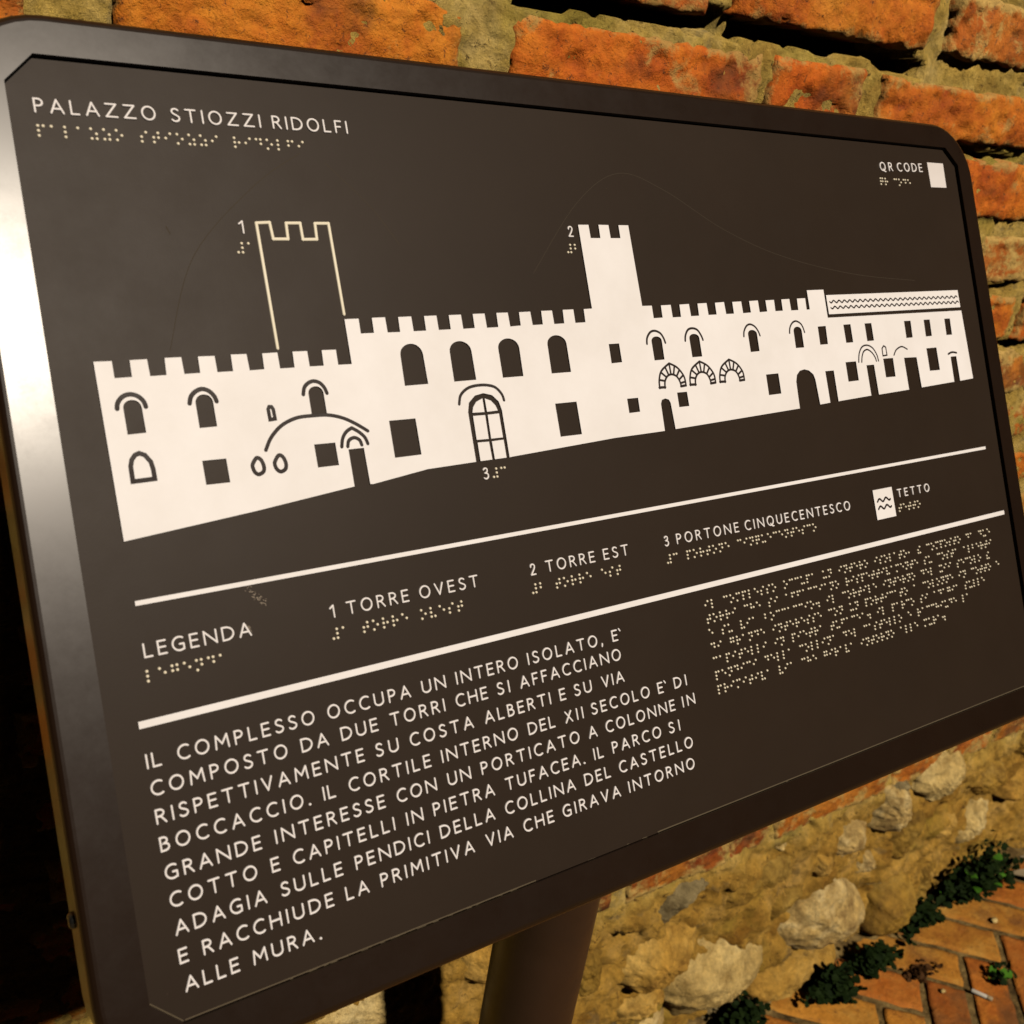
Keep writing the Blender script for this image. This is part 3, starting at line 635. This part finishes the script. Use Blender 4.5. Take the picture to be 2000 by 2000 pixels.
# ------------------------------------------------------------------ brick wall on a rubble base
WY = .70
wall = empty('brick_wall', (1.1, WY, 0), 'old orange brick wall with crumbling yellowish mortar above a rubble stone base', 'wall')
Z0 = CAMH
# mortar body (height field); y smaller = towards the viewer
XS = np.concatenate([np.arange(-1.4, .1, .02), np.arange(.1, 2.3, .0052), np.arange(2.3, 4.2, .02)])
ZS = np.concatenate([np.arange(-.05, .95, .0058), np.arange(.95, 1.28, .0075), np.arange(1.28, 1.60, .0045), np.arange(1.60, 1.95, .02)])
JOINTS = [.325, .25, .175, .10, .022, -.050, -.131, -.203, -.277, -.352, -.427, -.502, -.577, -.652, -.727, -.802, -.877, -.950, -1.033]
XX, ZZ = np.meshgrid(XS, ZS, indexing='ij')
P3 = np.stack([XX, ZZ * 1.0, np.zeros_like(XX)], -1)
rel = ZZ - Z0
rub = 1 / (1 + np.exp(-(-1.046 + .12 / (1 + np.exp((XX - .66) / .01)) - rel + .012 * noise(P3 * 9, 5)) / .012))      # 1 in the rubble zone
dep = .0022 + .008 * fbm(P3 * 30, 4, 3) + .0035 * fbm(P3 * 130, 3, 9)
dep_r = -.009 + .026 * fbm(P3 * 11, 3, 11) + .014 * fbm(P3 * 45, 4, 12, .65) + .003 * fbm(P3 * 150, 2, 19)
dep = dep * (1 - rub) + dep_r * rub
# open joints: (x, z relative, half length, half height, depth)
GAPS = [(.55, .029, .10, .009, .05), (.77, .030, .095, .009, .04), (.86, .034, .05, .006, .03), (.905, .022, .03, .006, .04), (.33, .028, .09, .008, .03),
        (1.10, -.053, .05, .005, .02), (1.20, -.203, .03, .006, .02), (1.27, -.277, .03, .006, .02),
        (.825, -1.105, .020, .009, .05), (.80, -1.098, .013, .015, .05), (1.21, -1.225, .022, .012, .05), (1.115, -1.33, .03, .006, .03), (1.005, -1.115, .006, .022, .03),
        (1.17, -1.04, .01, .012, .03), (1.41, -1.30, .02, .012, .03)]
for gx, gz, ga, gb, gd in GAPS:
    w = np.maximum(np.abs(XX - gx + .01 * noise(P3 * 40, 21)) / ga, np.abs(rel - gz + .004 * noise(P3 * 60, 22)) / gb)
    dep += gd * np.clip((1.15 - w) / .3, 0, 1)
YY = WY + dep
vs = np.stack([XX, YY, ZZ], -1).reshape(-1, 3)
o = obj('mortar', vs, gridfaces(len(XS), len(ZS))[:, ::-1], M_mortar, wall, True)
at = o.data.attributes.new('rub', 'FLOAT', 'POINT'); at.data.foreach_set('value', rub.ravel().astype(np.float32))
# back and core of the wall so that it has thickness
v_, f_ = box(-1.4, 4.2, WY + .075, WY + .35, -.05, 1.95)
obj('wall_core', v_, f_, M_mortar, wall)

def rough_brick(x0, x1, z0, z1, proud, seed, fine=True, mat=None, amp=1.0, chips=()):
    """front of one brick: height field with irregular outline and worn arrises"""
    lx, lz = x1 - x0, z1 - z0
    st = .0030 if fine else .012
    nu, nv = max(8, int(lx / st)), max(6, int(lz / st))
    u = np.linspace(-1, 1, nu); v = np.linspace(-1, 1, nv)
    u = np.sign(u) * np.abs(u) ** .85; v = np.sign(v) * np.abs(v) ** .85
    U_, V_ = np.meshgrid(u, v, indexing='ij')
    P = np.stack([U_ * lx / 2, V_ * lz / 2, np.full_like(U_, seed * 3.7)], -1)
    eX = .004 * fbm(np.stack([V_ * lz * 30, U_ * 2, P[..., 2]], -1), 3, seed) + .002 * noise(P * 150, seed)
    eZ = .0045 * fbm(np.stack([U_ * lx * 18, V_ * 2, P[..., 2] + 9], -1), 3, seed + 1) + .002 * noise(P * 150, seed + 2)
    X = (x0 + x1) / 2 + U_ * lx / 2 + eX * np.abs(U_) ** 3 * amp
    Z = (z0 + z1) / 2 + V_ * lz / 2 + eZ * np.abs(V_) ** 3 * amp
    dx = (1 - np.abs(U_)) * lx / 2; dz = (1 - np.abs(V_)) * lz / 2
    d = np.minimum(dx, dz) + .0015 * noise(P * 200, seed + 4)
    rr_ = .009 + .005 * noise(P * 25, seed + 5)
    e = np.clip(1 - d / rr_, 0, 1)
    Y = WY - proud + rr_ * (1 - np.sqrt(np.clip(1 - e * e, 0, 1)))
    Y = Y + amp * (.0042 * fbm(P * 22, 3, seed + 6) + .0028 * fbm(P * 90, 4, seed + 7, .65))
    if fine:
        pt = noise(P * np.array([170, 260, 1]), seed + 8); Y = Y + .0022 * np.clip((pt - .52) * 3, 0, 1)
        pt = noise(P * np.array([55, 80, 1]), seed + 9); Y = Y + .0040 * np.clip((pt - .55) * 3.2, 0, 1)
    for cx, cz, cr, cd in chips:
        q_ = np.sqrt(((X - cx) / cr) ** 2 + ((Z - Z0 - cz) / (cr * .6)) ** 2) + .35 * noise(P * 70, seed + 12)
        Y = Y + cd * np.clip((1 - q_) * 3, 0, 1)
    edge = (np.abs(U_) > .999) | (np.abs(V_) > .999)
    Y = np.where(edge, WY + .06, Y)
    vs = np.stack([X, Y, Z], -1).reshape(-1, 3)
    o = obj('brick', vs, gridfaces(nu, nv)[:, ::-1], mat or M_brick, wall, True)
    at = o.data.attributes.new('edge', 'FLOAT', 'POINT')
    at.data.foreach_set('value', np.clip(1 - np.minimum(dx, dz) / .014, 0, 1).ravel().astype(np.float32))
    return o

rw = random.Random(11)
given = {  # course index -> joint centres (x, half width)
 3: [(.10, .008), (.395, .008), (.653, .013), (.948, .014), (1.22, .009), (1.50, .008)],
 4: [(-.12, .008), (.150, .022), (.437, .020), (.727, .006), (.874, .012), (1.20, .008), (1.49, .008)],
 5: [(.30, .008), (.58, .008), (.80, .008), (1.045, .010), (1.33, .008)],
 6: [(.2, .008), (.45, .008), (.74, .008), (1.0, .008), (1.12, .014), (1.31, .008)],
}
for ci in range(len(JOINTS) - 1):
    zt, zb = JOINTS[ci], JOINTS[ci + 1]
    xs = list(given.get(ci, []))
    x = (xs[0][0] if xs else .1 + .14 * (ci % 2) + rw.uniform(-.03, .03))
    L_ = []
    y_ = x
    while y_ > -.75:
        y_ -= rw.choice((.29, .285, .15)); L_.append((y_, .008))
    L_ = L_[::-1] + (xs or [(x, .008)])
    y_ = L_[-1][0]
    while y_ < 3.9:
        y_ += rw.choice((.29, .28, .145, .27)); L_.append((y_, rw.uniform(.006, .011)))
    for (a, ha), (b_, hb) in zip(L_[:-1], L_[1:]):
        x0, x1 = a + ha, b_ - hb
        # is the brick in the photograph's view (not behind the sign, not far off)?
        mid = (x0 + x1) / 2
        vis = (zt > -.06 and -.1 < mid < 1.6) or (x1 > .95 and mid < 2.2) or (mid < .25 and mid > -.1)
        jt = .007 if ci not in (3, 4) else .006
        top, bot = zt - jt, zb + jt
        if ci == 3: bot = zb + .010
        if ci == 4: top = zt - .010
        pr = rw.uniform(0, .006) + (.006 if ci == 3 else 0)
        if zb < -.30: pr = rw.uniform(-.004, .004)
        if ci == 17: pr = .006; bot = zb - .006
        chips = []
        if ci == 4 and .7 < mid < .86: chips = [(.785, -.032, .03, .006), (.82, -.028, .02, .006), (.76, -.036, .018, .007)]
        if ci == 4 and .5 < mid < .7: chips = [(.60, -.005, .012, .004)]
        if ci >= 16 and mid < .64: continue
        dusty = (zb < -.30 and rw.random() < .6) or rw.random() < .12
        rough_brick(x0, x1, Z0 + bot + rw.uniform(-.002, .002), Z0 + top + rw.uniform(-.002, .002), pr, rw.randint(1, 9999), vis, M_brick2 if dusty else M_brick, 1.0, chips)

def stone(x, z, w, h, proud, mat, seed, rot=0, sq=2.4, rim=.5, rough=1.0, back=.03):
    """one field stone, domed front and ragged outline, bedded in the mortar"""
    nt, nr = 96, 30
    th = np.linspace(0, 2 * np.pi, nt, endpoint=False); rr_ = np.concatenate([np.linspace(0.0, 1, nr) ** .8, [1.0]])
    R_, T_ = np.meshgrid(rr_, th, indexing='ij')
    ct, s_ = np.cos(T_), np.sin(T_)
    rs_ = random.Random(seed * 31 + 7)
    ns = rs_.choice((5, 6, 6, 7)); ph = rs_.uniform(0, 6.28)
    sd = [(ph + (i + rs_.uniform(-.28, .28)) * 2 * np.pi / ns, rs_.uniform(.86, 1.06)) for i in range(ns)]
    k = sum((np.clip(np.cos(T_ - a_), .02, None) / d_) ** 9 for a_, d_ in sd) ** (-1 / 9)
    nz = 1 + .16 * noise(np.stack([ct * 1.3, s_ * 1.3, np.full_like(ct, seed * 1.7)], -1), seed) + .05 * noise(np.stack([ct * 5, s_ * 5, np.full_like(ct, seed)], -1), seed + 1)
    a = R_ * k * nz * w / 2 * ct; b_ = R_ * k * nz * h / 2 * s_
    c_, q_ = math.cos(rot), math.sin(rot)
    X = x + a * c_ - b_ * q_; Z = z + Z0 + a * q_ + b_ * c_
    P = np.stack([X, Z, np.full_like(X, seed)], -1)
    prof = (1 - R_ ** (2 / rim)) ** rim
    fx, fz = R_ * k * ct, R_ * k * s_
    dome = np.minimum.reduce([np.full_like(fx, rs_.uniform(.85, 1.0))] + [rs_.uniform(.98, 1.25) - q1 * fx - q2 * fz for q1, q2 in [(m_ * math.cos(a_), m_ * math.sin(a_)) for a_, m_ in [(rs_.uniform(0, 6.28), rs_.uniform(.3, 1.1)) for _ in range(7)]]])
    prof = prof * (.35 + .65 * np.clip(dome, 0, 1.1))
    Y = WY - proud * prof + back * (1 - prof) * .6
    Y += rough * (.010 * fbm(P * 14, 3, seed + 2) + .006 * fbm(P * 50, 4, seed + 3, .65) + .003 * fbm(P * 170, 2, seed + 4)) * (.4 + .6 * prof)
    # facets
    Y += rough * .006 * np.abs(noise(P * 18, seed + 6))
    Y[-1] = WY + .06
    vs = np.stack([X, Y, Z], -1).reshape(-1, 3)
    n1 = len(rr_); F = []
    i, j = np.meshgrid(np.arange(n1 - 1), np.arange(nt), indexing='ij'); i = i.ravel(); j = j.ravel(); j2 = (j + 1) % nt
    F = np.stack([i * nt + j, i * nt + j2, (i + 1) * nt + j2, (i + 1) * nt + j], 1)
    return obj('stone', vs, F[:, ::-1], mat, wall, True)

STONES = [
 (.905, -1.075, .125, .062, .020, M_grey, 3, .15, 2.6, .5),
 (.885, -1.168, .150, .090, .040, M_tan, 8, -.05, 2.6, .45),
 (1.045, -1.290, .215, .150, .045, M_cream_stone, 12, -.15, 2.3, .45),
 (1.285, -1.272, .190, .165, .060, M_rock, 21, .25, 2.2, .5),
 (1.270, -1.400, .240, .085, .045, M_tan, 25, .05, 2.5, .45),
 (1.500, -1.340, .125, .140, .050, M_yellow, 31, .2, 3.0, .4),
 (1.600, -1.330, .080, .120, .025, M_olive, 33, .1, 3.0, .4),
 (1.450, -1.165, .090, .125, .030, M_olive, 36, .3, 2.8, .45),
 (1.395, -1.080, .090, .110, .035, M_rock, 39, .2, 2.6, .5),
 (1.510, -1.060, .110, .110, .035, M_cream_stone, 41, .1, 2.6, .45),
 (1.300, -1.110, .095, .060, .030, M_rock, 44, .4, 2.8, .45),
 (1.085, -1.115, .170, .055, .020, M_olive, 47, .22, 2.6, .45),
 (1.150, -1.185, .120, .075, .022, M_olive, 50, .3, 2.4, .45),
 (1.240, -1.140, .055, .050, .022, M_tan, 52, .3, 2.4, .45),
 (.770, -1.160, .060, .120, .018, M_olive, 55, .1, 2.8, .45),
 (.780, -1.300, .140, .100, .030, M_grey, 58, .1, 2.4, .45),
 (.880, -1.265, .100, .070, .025, M_tan, 60, .2, 2.4, .45),
 (.900, -1.360, .130, .090, .035, M_rock, 63, .1, 2.4, .45),
 (1.090, -1.395, .120, .050, .025, M_grey, 65, .1, 2.4, .45),
 (1.380, -1.200, .060, .050, .020, M_rock, 70, .1, 2.4, .45),
 (1.430, -1.255, .070, .045, .018, M_cream_stone, 71, .1, 2.4, .45),
 (1.590, -1.190, .090, .060, .025, M_tan, 74, .1, 2.8, .45),
 (1.690, -1.120, .130, .080, .025, M_yellow, 76, .1, 2.6, .45),
 (1.700, -1.230, .110, .090, .025, M_cream_stone, 78, .1, 2.6, .45),
 (1.850, -1.170, .150, .110, .030, M_tan, 80, .1, 2.6, .45),
 (1.800, -1.080, .090, .060, .020, M_olive, 83, .1, 2.6, .45),
 (2.010, -1.110, .140, .090, .025, M_rock, 85, .1, 2.6, .45),
 (2.020, -1.230, .150, .110, .030, M_tan, 88, .1, 2.6, .45),
 (1.380, -1.040, .060, .030, .015, M_grey, 90, .1, 2.4, .45),
 (.620, -1.020, .170, .085, .035, M_tan, 91, .0, 2.6, .45),
 (.430, -1.010, .170, .100, .030, M_cream_stone, 93, .0, 2.6, .45),
 (.270, -1.000, .120, .080, .025, M_tan, 95, .0, 2.6, .45),
 (.550, -1.180, .170, .090, .035, M_rock, 97, .0, 2.6, .45),
 (.640, -1.290, .120, .100, .030, M_tan, 99, .0, 2.6, .45),
 (.400, -1.200, .130, .100, .030, M_olive, 101, .0, 2.6, .45),
]
for s_ in STONES: stone(s_[0], s_[1], s_[2] * 1.06, s_[3] * 1.06, s_[4] * 1.05 + .004, *s_[5:])
rw = random.Random(3)
for k in range(34):
    x = rw.uniform(.2, 2.3); z = rw.uniform(-1.38, -1.05)
    if any(abs(x - s_[0]) < (s_[2] + .03) / 2 and abs(z - s_[1]) < (s_[3] + .025) / 2 for s_ in STONES): continue
    w_ = rw.uniform(.025, .055)
    stone(x, z, w_, w_ * rw.uniform(.6, .9), rw.uniform(.006, .018), rw.choice((M_tan, M_cream_stone, M_olive, M_rock)), 200 + k, rw.uniform(-.5, .5))

# ------------------------------------------------------------------ ground
gx = np.concatenate([np.arange(-3, .6, .2), np.arange(.6, 2.9, .012), np.arange(2.9, 6, .2)]); gy = np.concatenate([np.arange(-4, -.2, .2), np.arange(-.2, .82, .012)])
XX, YY = np.meshgrid(gx, gy, indexing='ij')
P = np.stack([XX, YY, np.zeros_like(XX)], -1)
ZZ = -.0045 + .002 * fbm(P * 30, 3, 5) + .012 * np.clip((YY - .645) / .05, 0, 1) * (1 + .8 * fbm(P * 12, 3, 7))
pav = obj('pavement', np.stack([XX, YY, ZZ], -1).reshape(-1, 3), gridfaces(len(gx), len(gy)), M_soil, None, True, origin=(1.5, .3, 0))
pav['kind'] = 'structure'
w_, n_ = .0815, 3
SD = np.array([.70711, -.70711]); TD = np.array([.70711, .70711])
def paver(sa, sb, ta, tb, seed, fine):
    gap = .0022; lx, ly = sb - sa - 2 * gap, tb - ta - 2 * gap
    st = .006 if fine else .03
    nu, nv = max(5, int(lx / st)), max(5, int(ly / st))
    u, v = np.linspace(-1, 1, nu), np.linspace(-1, 1, nv)
    u = np.sign(u) * np.abs(u) ** .8; v = np.sign(v) * np.abs(v) ** .8
    A, B = np.meshgrid(u, v, indexing='ij')
    Pn = np.stack([A * lx / 2, B * ly / 2, np.full_like(A, seed * 1.3)], -1)
    s_ = (sa + sb) / 2 + A * lx / 2 + .003 * noise(Pn * 40, seed) * np.abs(A) ** 3
    t_ = (ta + tb) / 2 + B * ly / 2 + .003 * noise(Pn * 40, seed + 1) * np.abs(B) ** 3
    d = np.minimum((1 - np.abs(A)) * lx / 2, (1 - np.abs(B)) * ly / 2) + .001 * noise(Pn * 150, seed + 2)
    e = np.clip(1 - d / .006, 0, 1)
    Z = .001 + .0015 * noise(np.array([[seed * .37, 0, 0]]), 3)[0] - .005 * (1 - np.sqrt(np.clip(1 - e * e, 0, 1))) + .0012 * fbm(Pn * 25, 3, seed + 3) + .0006 * fbm(Pn * 120, 2, seed + 4)
    Z = np.where((np.abs(A) > .999) | (np.abs(B) > .999), -.03, Z)
    X = SD[0] * s_ + TD[0] * t_; Y = SD[1] * s_ + TD[1] * t_
    return obj('brick', np.stack([X, Y, Z], -1).reshape(-1, 3), gridfaces(nu, nv), M_paver, pav, True)
k = 0
for ix in range(-14, 26):
    for iy in range(-21, 17):
        for kind in (0, 1):
            if kind == 0 and (ix - iy + 3) % 6 != 0: continue
            if kind == 1 and (ix - iy + 3) % 6 != 5: continue
            a = .633 + ix * w_; b_ = 1.366 + iy * w_
            sa, sb, ta, tb = (a, a + 3 * w_, b_, b_ + w_) if kind == 0 else (a, a + w_, b_, b_ + 3 * w_)
            cs, ct = (sa + sb) / 2, (ta + tb) / 2
            cx, cy = SD[0] * cs + TD[0] * ct, SD[1] * cs + TD[1] * ct
            ymax = max(SD[1] * s0 + TD[1] * t0 for s0 in (sa, sb) for t0 in (ta, tb))
            if not (.3 < cx < 3.0 and -.5 < cy < .72) or ymax > .79: continue
            k += 1; paver(sa, sb, ta, tb, k * 7, .9 < cx < 2.3 and cy > .3)

# ------------------------------------------------------------------ weeds and litter
def leaf(V_, F_, p, d, up, l, w):
    s = d.cross(up).normalized(); b = len(V_)
    for t, ww, hh in ((0, .15, 0), (.3, .8, .10), (.65, 1, .12), (.9, .6, .06), (1, .08, 0)):
        c = p + d * l * t + up * l * hh
        V_ += [tuple(c - s * w * ww * .5 + up * w * .1 * ww), tuple(c), tuple(c + s * w * ww * .5 + up * w * .1 * ww)]
    for k_ in range(4):
        for q_ in (0, 1): F_.append([b + k_ * 3 + q_, b + k_ * 3 + q_ + 1, b + (k_ + 1) * 3 + q_ + 1, b + (k_ + 1) * 3 + q_])
def weed(x, y, spread, high, n, label, size=.0145, fresh=0, seed=1, grp=None, ysp=.5, mat=None):
    r_ = random.Random(seed)
    root = empty('weed', (x, y, 0), label, 'weed', grp)
    VL, FL_, VF, FF, VS, FS = [], [], [], [], [], []
    nst = max(3, n // 15)
    for s_ in range(nst):
        a = r_.uniform(0, 2 * math.pi); q_ = r_.random() ** .6
        tx, ty, tz = spread * q_ * math.cos(a), -abs(spread * ysp * q_ * math.sin(a)) * .9, high * (1.15 - q_ * .7) * r_.uniform(.4, 1)
        pts = [Vector((x + tx * .25 + r_.uniform(-.1, .1) * spread, y + ty * .2, 0)), Vector((x + tx * .7, y + ty * .6, tz * .6)), Vector((x + tx, y + ty, tz))]
        for i in range(2):
            A_, B_ = pts[i], pts[i + 1]; b = len(VS); t_ = .0009
            for P_ in (A_, B_): VS += [tuple(P_ + Vector((t_, 0, 0))), tuple(P_ + Vector((-t_ * .5, t_, 0))), tuple(P_ + Vector((-t_ * .5, -t_, 0)))]
            for q2 in range(3): FS.append([b + q2, b + (q2 + 1) % 3, b + 3 + (q2 + 1) % 3, b + 3 + q2])
        for k_ in range(14):
            t = r_.uniform(.15, 1.05)
            p = pts[0].lerp(pts[1], t * 2) if t < .5 else pts[1].lerp(pts[2], t * 2 - 1)
            p = p + Vector((r_.gauss(0, size * .5), r_.gauss(0, size * .5), r_.gauss(0, size * .35)))
            p.z = max(p.z, .003)
            d = Vector((r_.uniform(-1, 1), r_.uniform(-1, .4), r_.uniform(-.3, .7))).normalized(); up = Vector((r_.uniform(-.5, .5), r_.uniform(-.7, .1), 1)).normalized()
            sz = size * r_.uniform(.55, 1.25)
            if r_.random() < fresh: leaf(VF, FF, p, d, up, sz * 1.2, sz * 1.0)
            else: leaf(VL, FL_, p, d, up, sz, sz * .75)
    obj('foliage', VL, FL_, mat or M_leaf, root, True)
    if VF: obj('fresh_leaves', VF, FF, M_leaf2, root, True)['kind'] = 'stuff'
    obj('stem', VS, FS, M_stem, root)
    return root
weed(1.555, .660, .060, .08, 260, 'dark leafy weed at the left end of the large clump by the wall foot', seed=2, grp='weeds along the wall foot')
weed(1.730, .665, .11, .15, 850, 'widest dark weed at the wall foot, with a few bright green leaves', seed=3, fresh=.03, grp='weeds along the wall foot')
weed(2.040, .72, .11, .15, 620, 'dark weed at the far right edge against the wall', seed=4, grp='weeds along the wall foot')
weed(1.400, .64, .055, .05, 420, 'small rounded weed below the yellow stone, between two other weeds', seed=5, grp='weeds along the wall foot')
weed(1.285, .635, .065, .05, 420, 'low dark weed in front of the long tan stone', seed=6, grp='weeds along the wall foot')
weed(1.090, .655, .055, .07, 380, 'dark weed under the big cream stone at the bottom edge', seed=7, grp='weeds along the wall foot')
weed(1.595, .515, .022, .045, 40, 'tiny green sprig growing from a joint of the brick paving', size=.013, seed=8, fresh=.35, ysp=1)
weed(1.475, .585, .045, .012, 90, 'flat dark tuft of debris and leaves in a paving joint', size=.012, seed=9, ysp=.4, mat=M_leaf3)
# cigarette butt
def capsule(name, a, b_, r, mat, parent=None, n=12):
    a, b_ = Vector(a), Vector(b_); d = (b_ - a).normalized(); u = d.orthogonal().normalized(); v = d.cross(u); V_, F_ = [], []
    L_ = (b_ - a).length
    for t, rr_ in ((0, .02), (0, .9), (.03, 1), (.97, 1), (1, .9), (1, .02)):
        for i in range(n):
            an = 2 * math.pi * i / n; V_.append(tuple(a + d * L_ * t + (u * math.cos(an) + v * math.sin(an)) * r * rr_))
    for k_ in range(5):
        for i in range(n): F_.append([k_ * n + i, k_ * n + (i + 1) % n, (k_ + 1) * n + (i + 1) % n, (k_ + 1) * n + i])
    return obj(name, V_, F_, mat, parent, True)
ct_ = empty('cigarette_butt', (1.535, .50, .004), 'white cigarette butt lying on the brick paving near the tiny sprig', 'litter')
capsule('paper_tube', (1.525, .512, .0055), (1.538, .490, .0055), .0036, M_paper, ct_)
capsule('filter', (1.538, .490, .0055), (1.543, .482, .0055), .0037, M_dry, ct_)
def pebble(x, y, r, mat, label, grp=None, seed=0, name='pebble', fl=.5):
    V_, F_ = [], []
    for i in range(7):
        for j in range(12):
            ph, th = math.pi * i / 6, 2 * math.pi * j / 12
            q_ = 1 + .2 * float(noise(np.array([[math.cos(th) * math.sin(ph) * 1.5 + seed, math.sin(th) * math.sin(ph) * 1.5, math.cos(ph) * 1.5]]), seed)[0])
            V_.append((x + r * q_ * math.sin(ph) * math.cos(th), y + r * .7 * q_ * math.sin(ph) * math.sin(th), .003 + r * fl * (1 + math.cos(ph) * q_)))
    for i in range(6):
        for j in range(12): F_.append([i * 12 + j, (i + 1) * 12 + j, (i + 1) * 12 + (j + 1) % 12, i * 12 + (j + 1) % 12])
    o = obj(name, V_, F_, mat, None, True); return setp(o, label, 'pebble' if name == 'pebble' else 'leaf', grp)
pebble(1.715, .590, .008, M_cream_stone, 'small white pebble on the paving below the widest weed', seed=3)
pebble(1.475, .535, .0055, M_cream_stone, 'tiny white pebble beside the flat tuft in the paving joint', seed=5)
pebble(1.105, .585, .006, M_cream_stone, 'tiny white pebble beside the weed at the bottom edge', seed=6)
def dryleaf(x, y, l, w, a, label):
    V_, F_ = [], []; d = Vector((math.cos(a), math.sin(a), .05)); leaf(V_, F_, Vector((x, y, .006)), d, Vector((0, -.1, 1)).normalized(), l, w)
    return setp(obj('fallen_leaf', V_, F_, M_dry, None, True), label, 'leaf')
dryleaf(1.86, .655, .10, .030, -.9, 'long pale dry leaf lying right of the bright green leaves')
dryleaf(1.93, .67, .09, .022, -.8, 'narrower pale dry leaf lying furthest right on the paving')
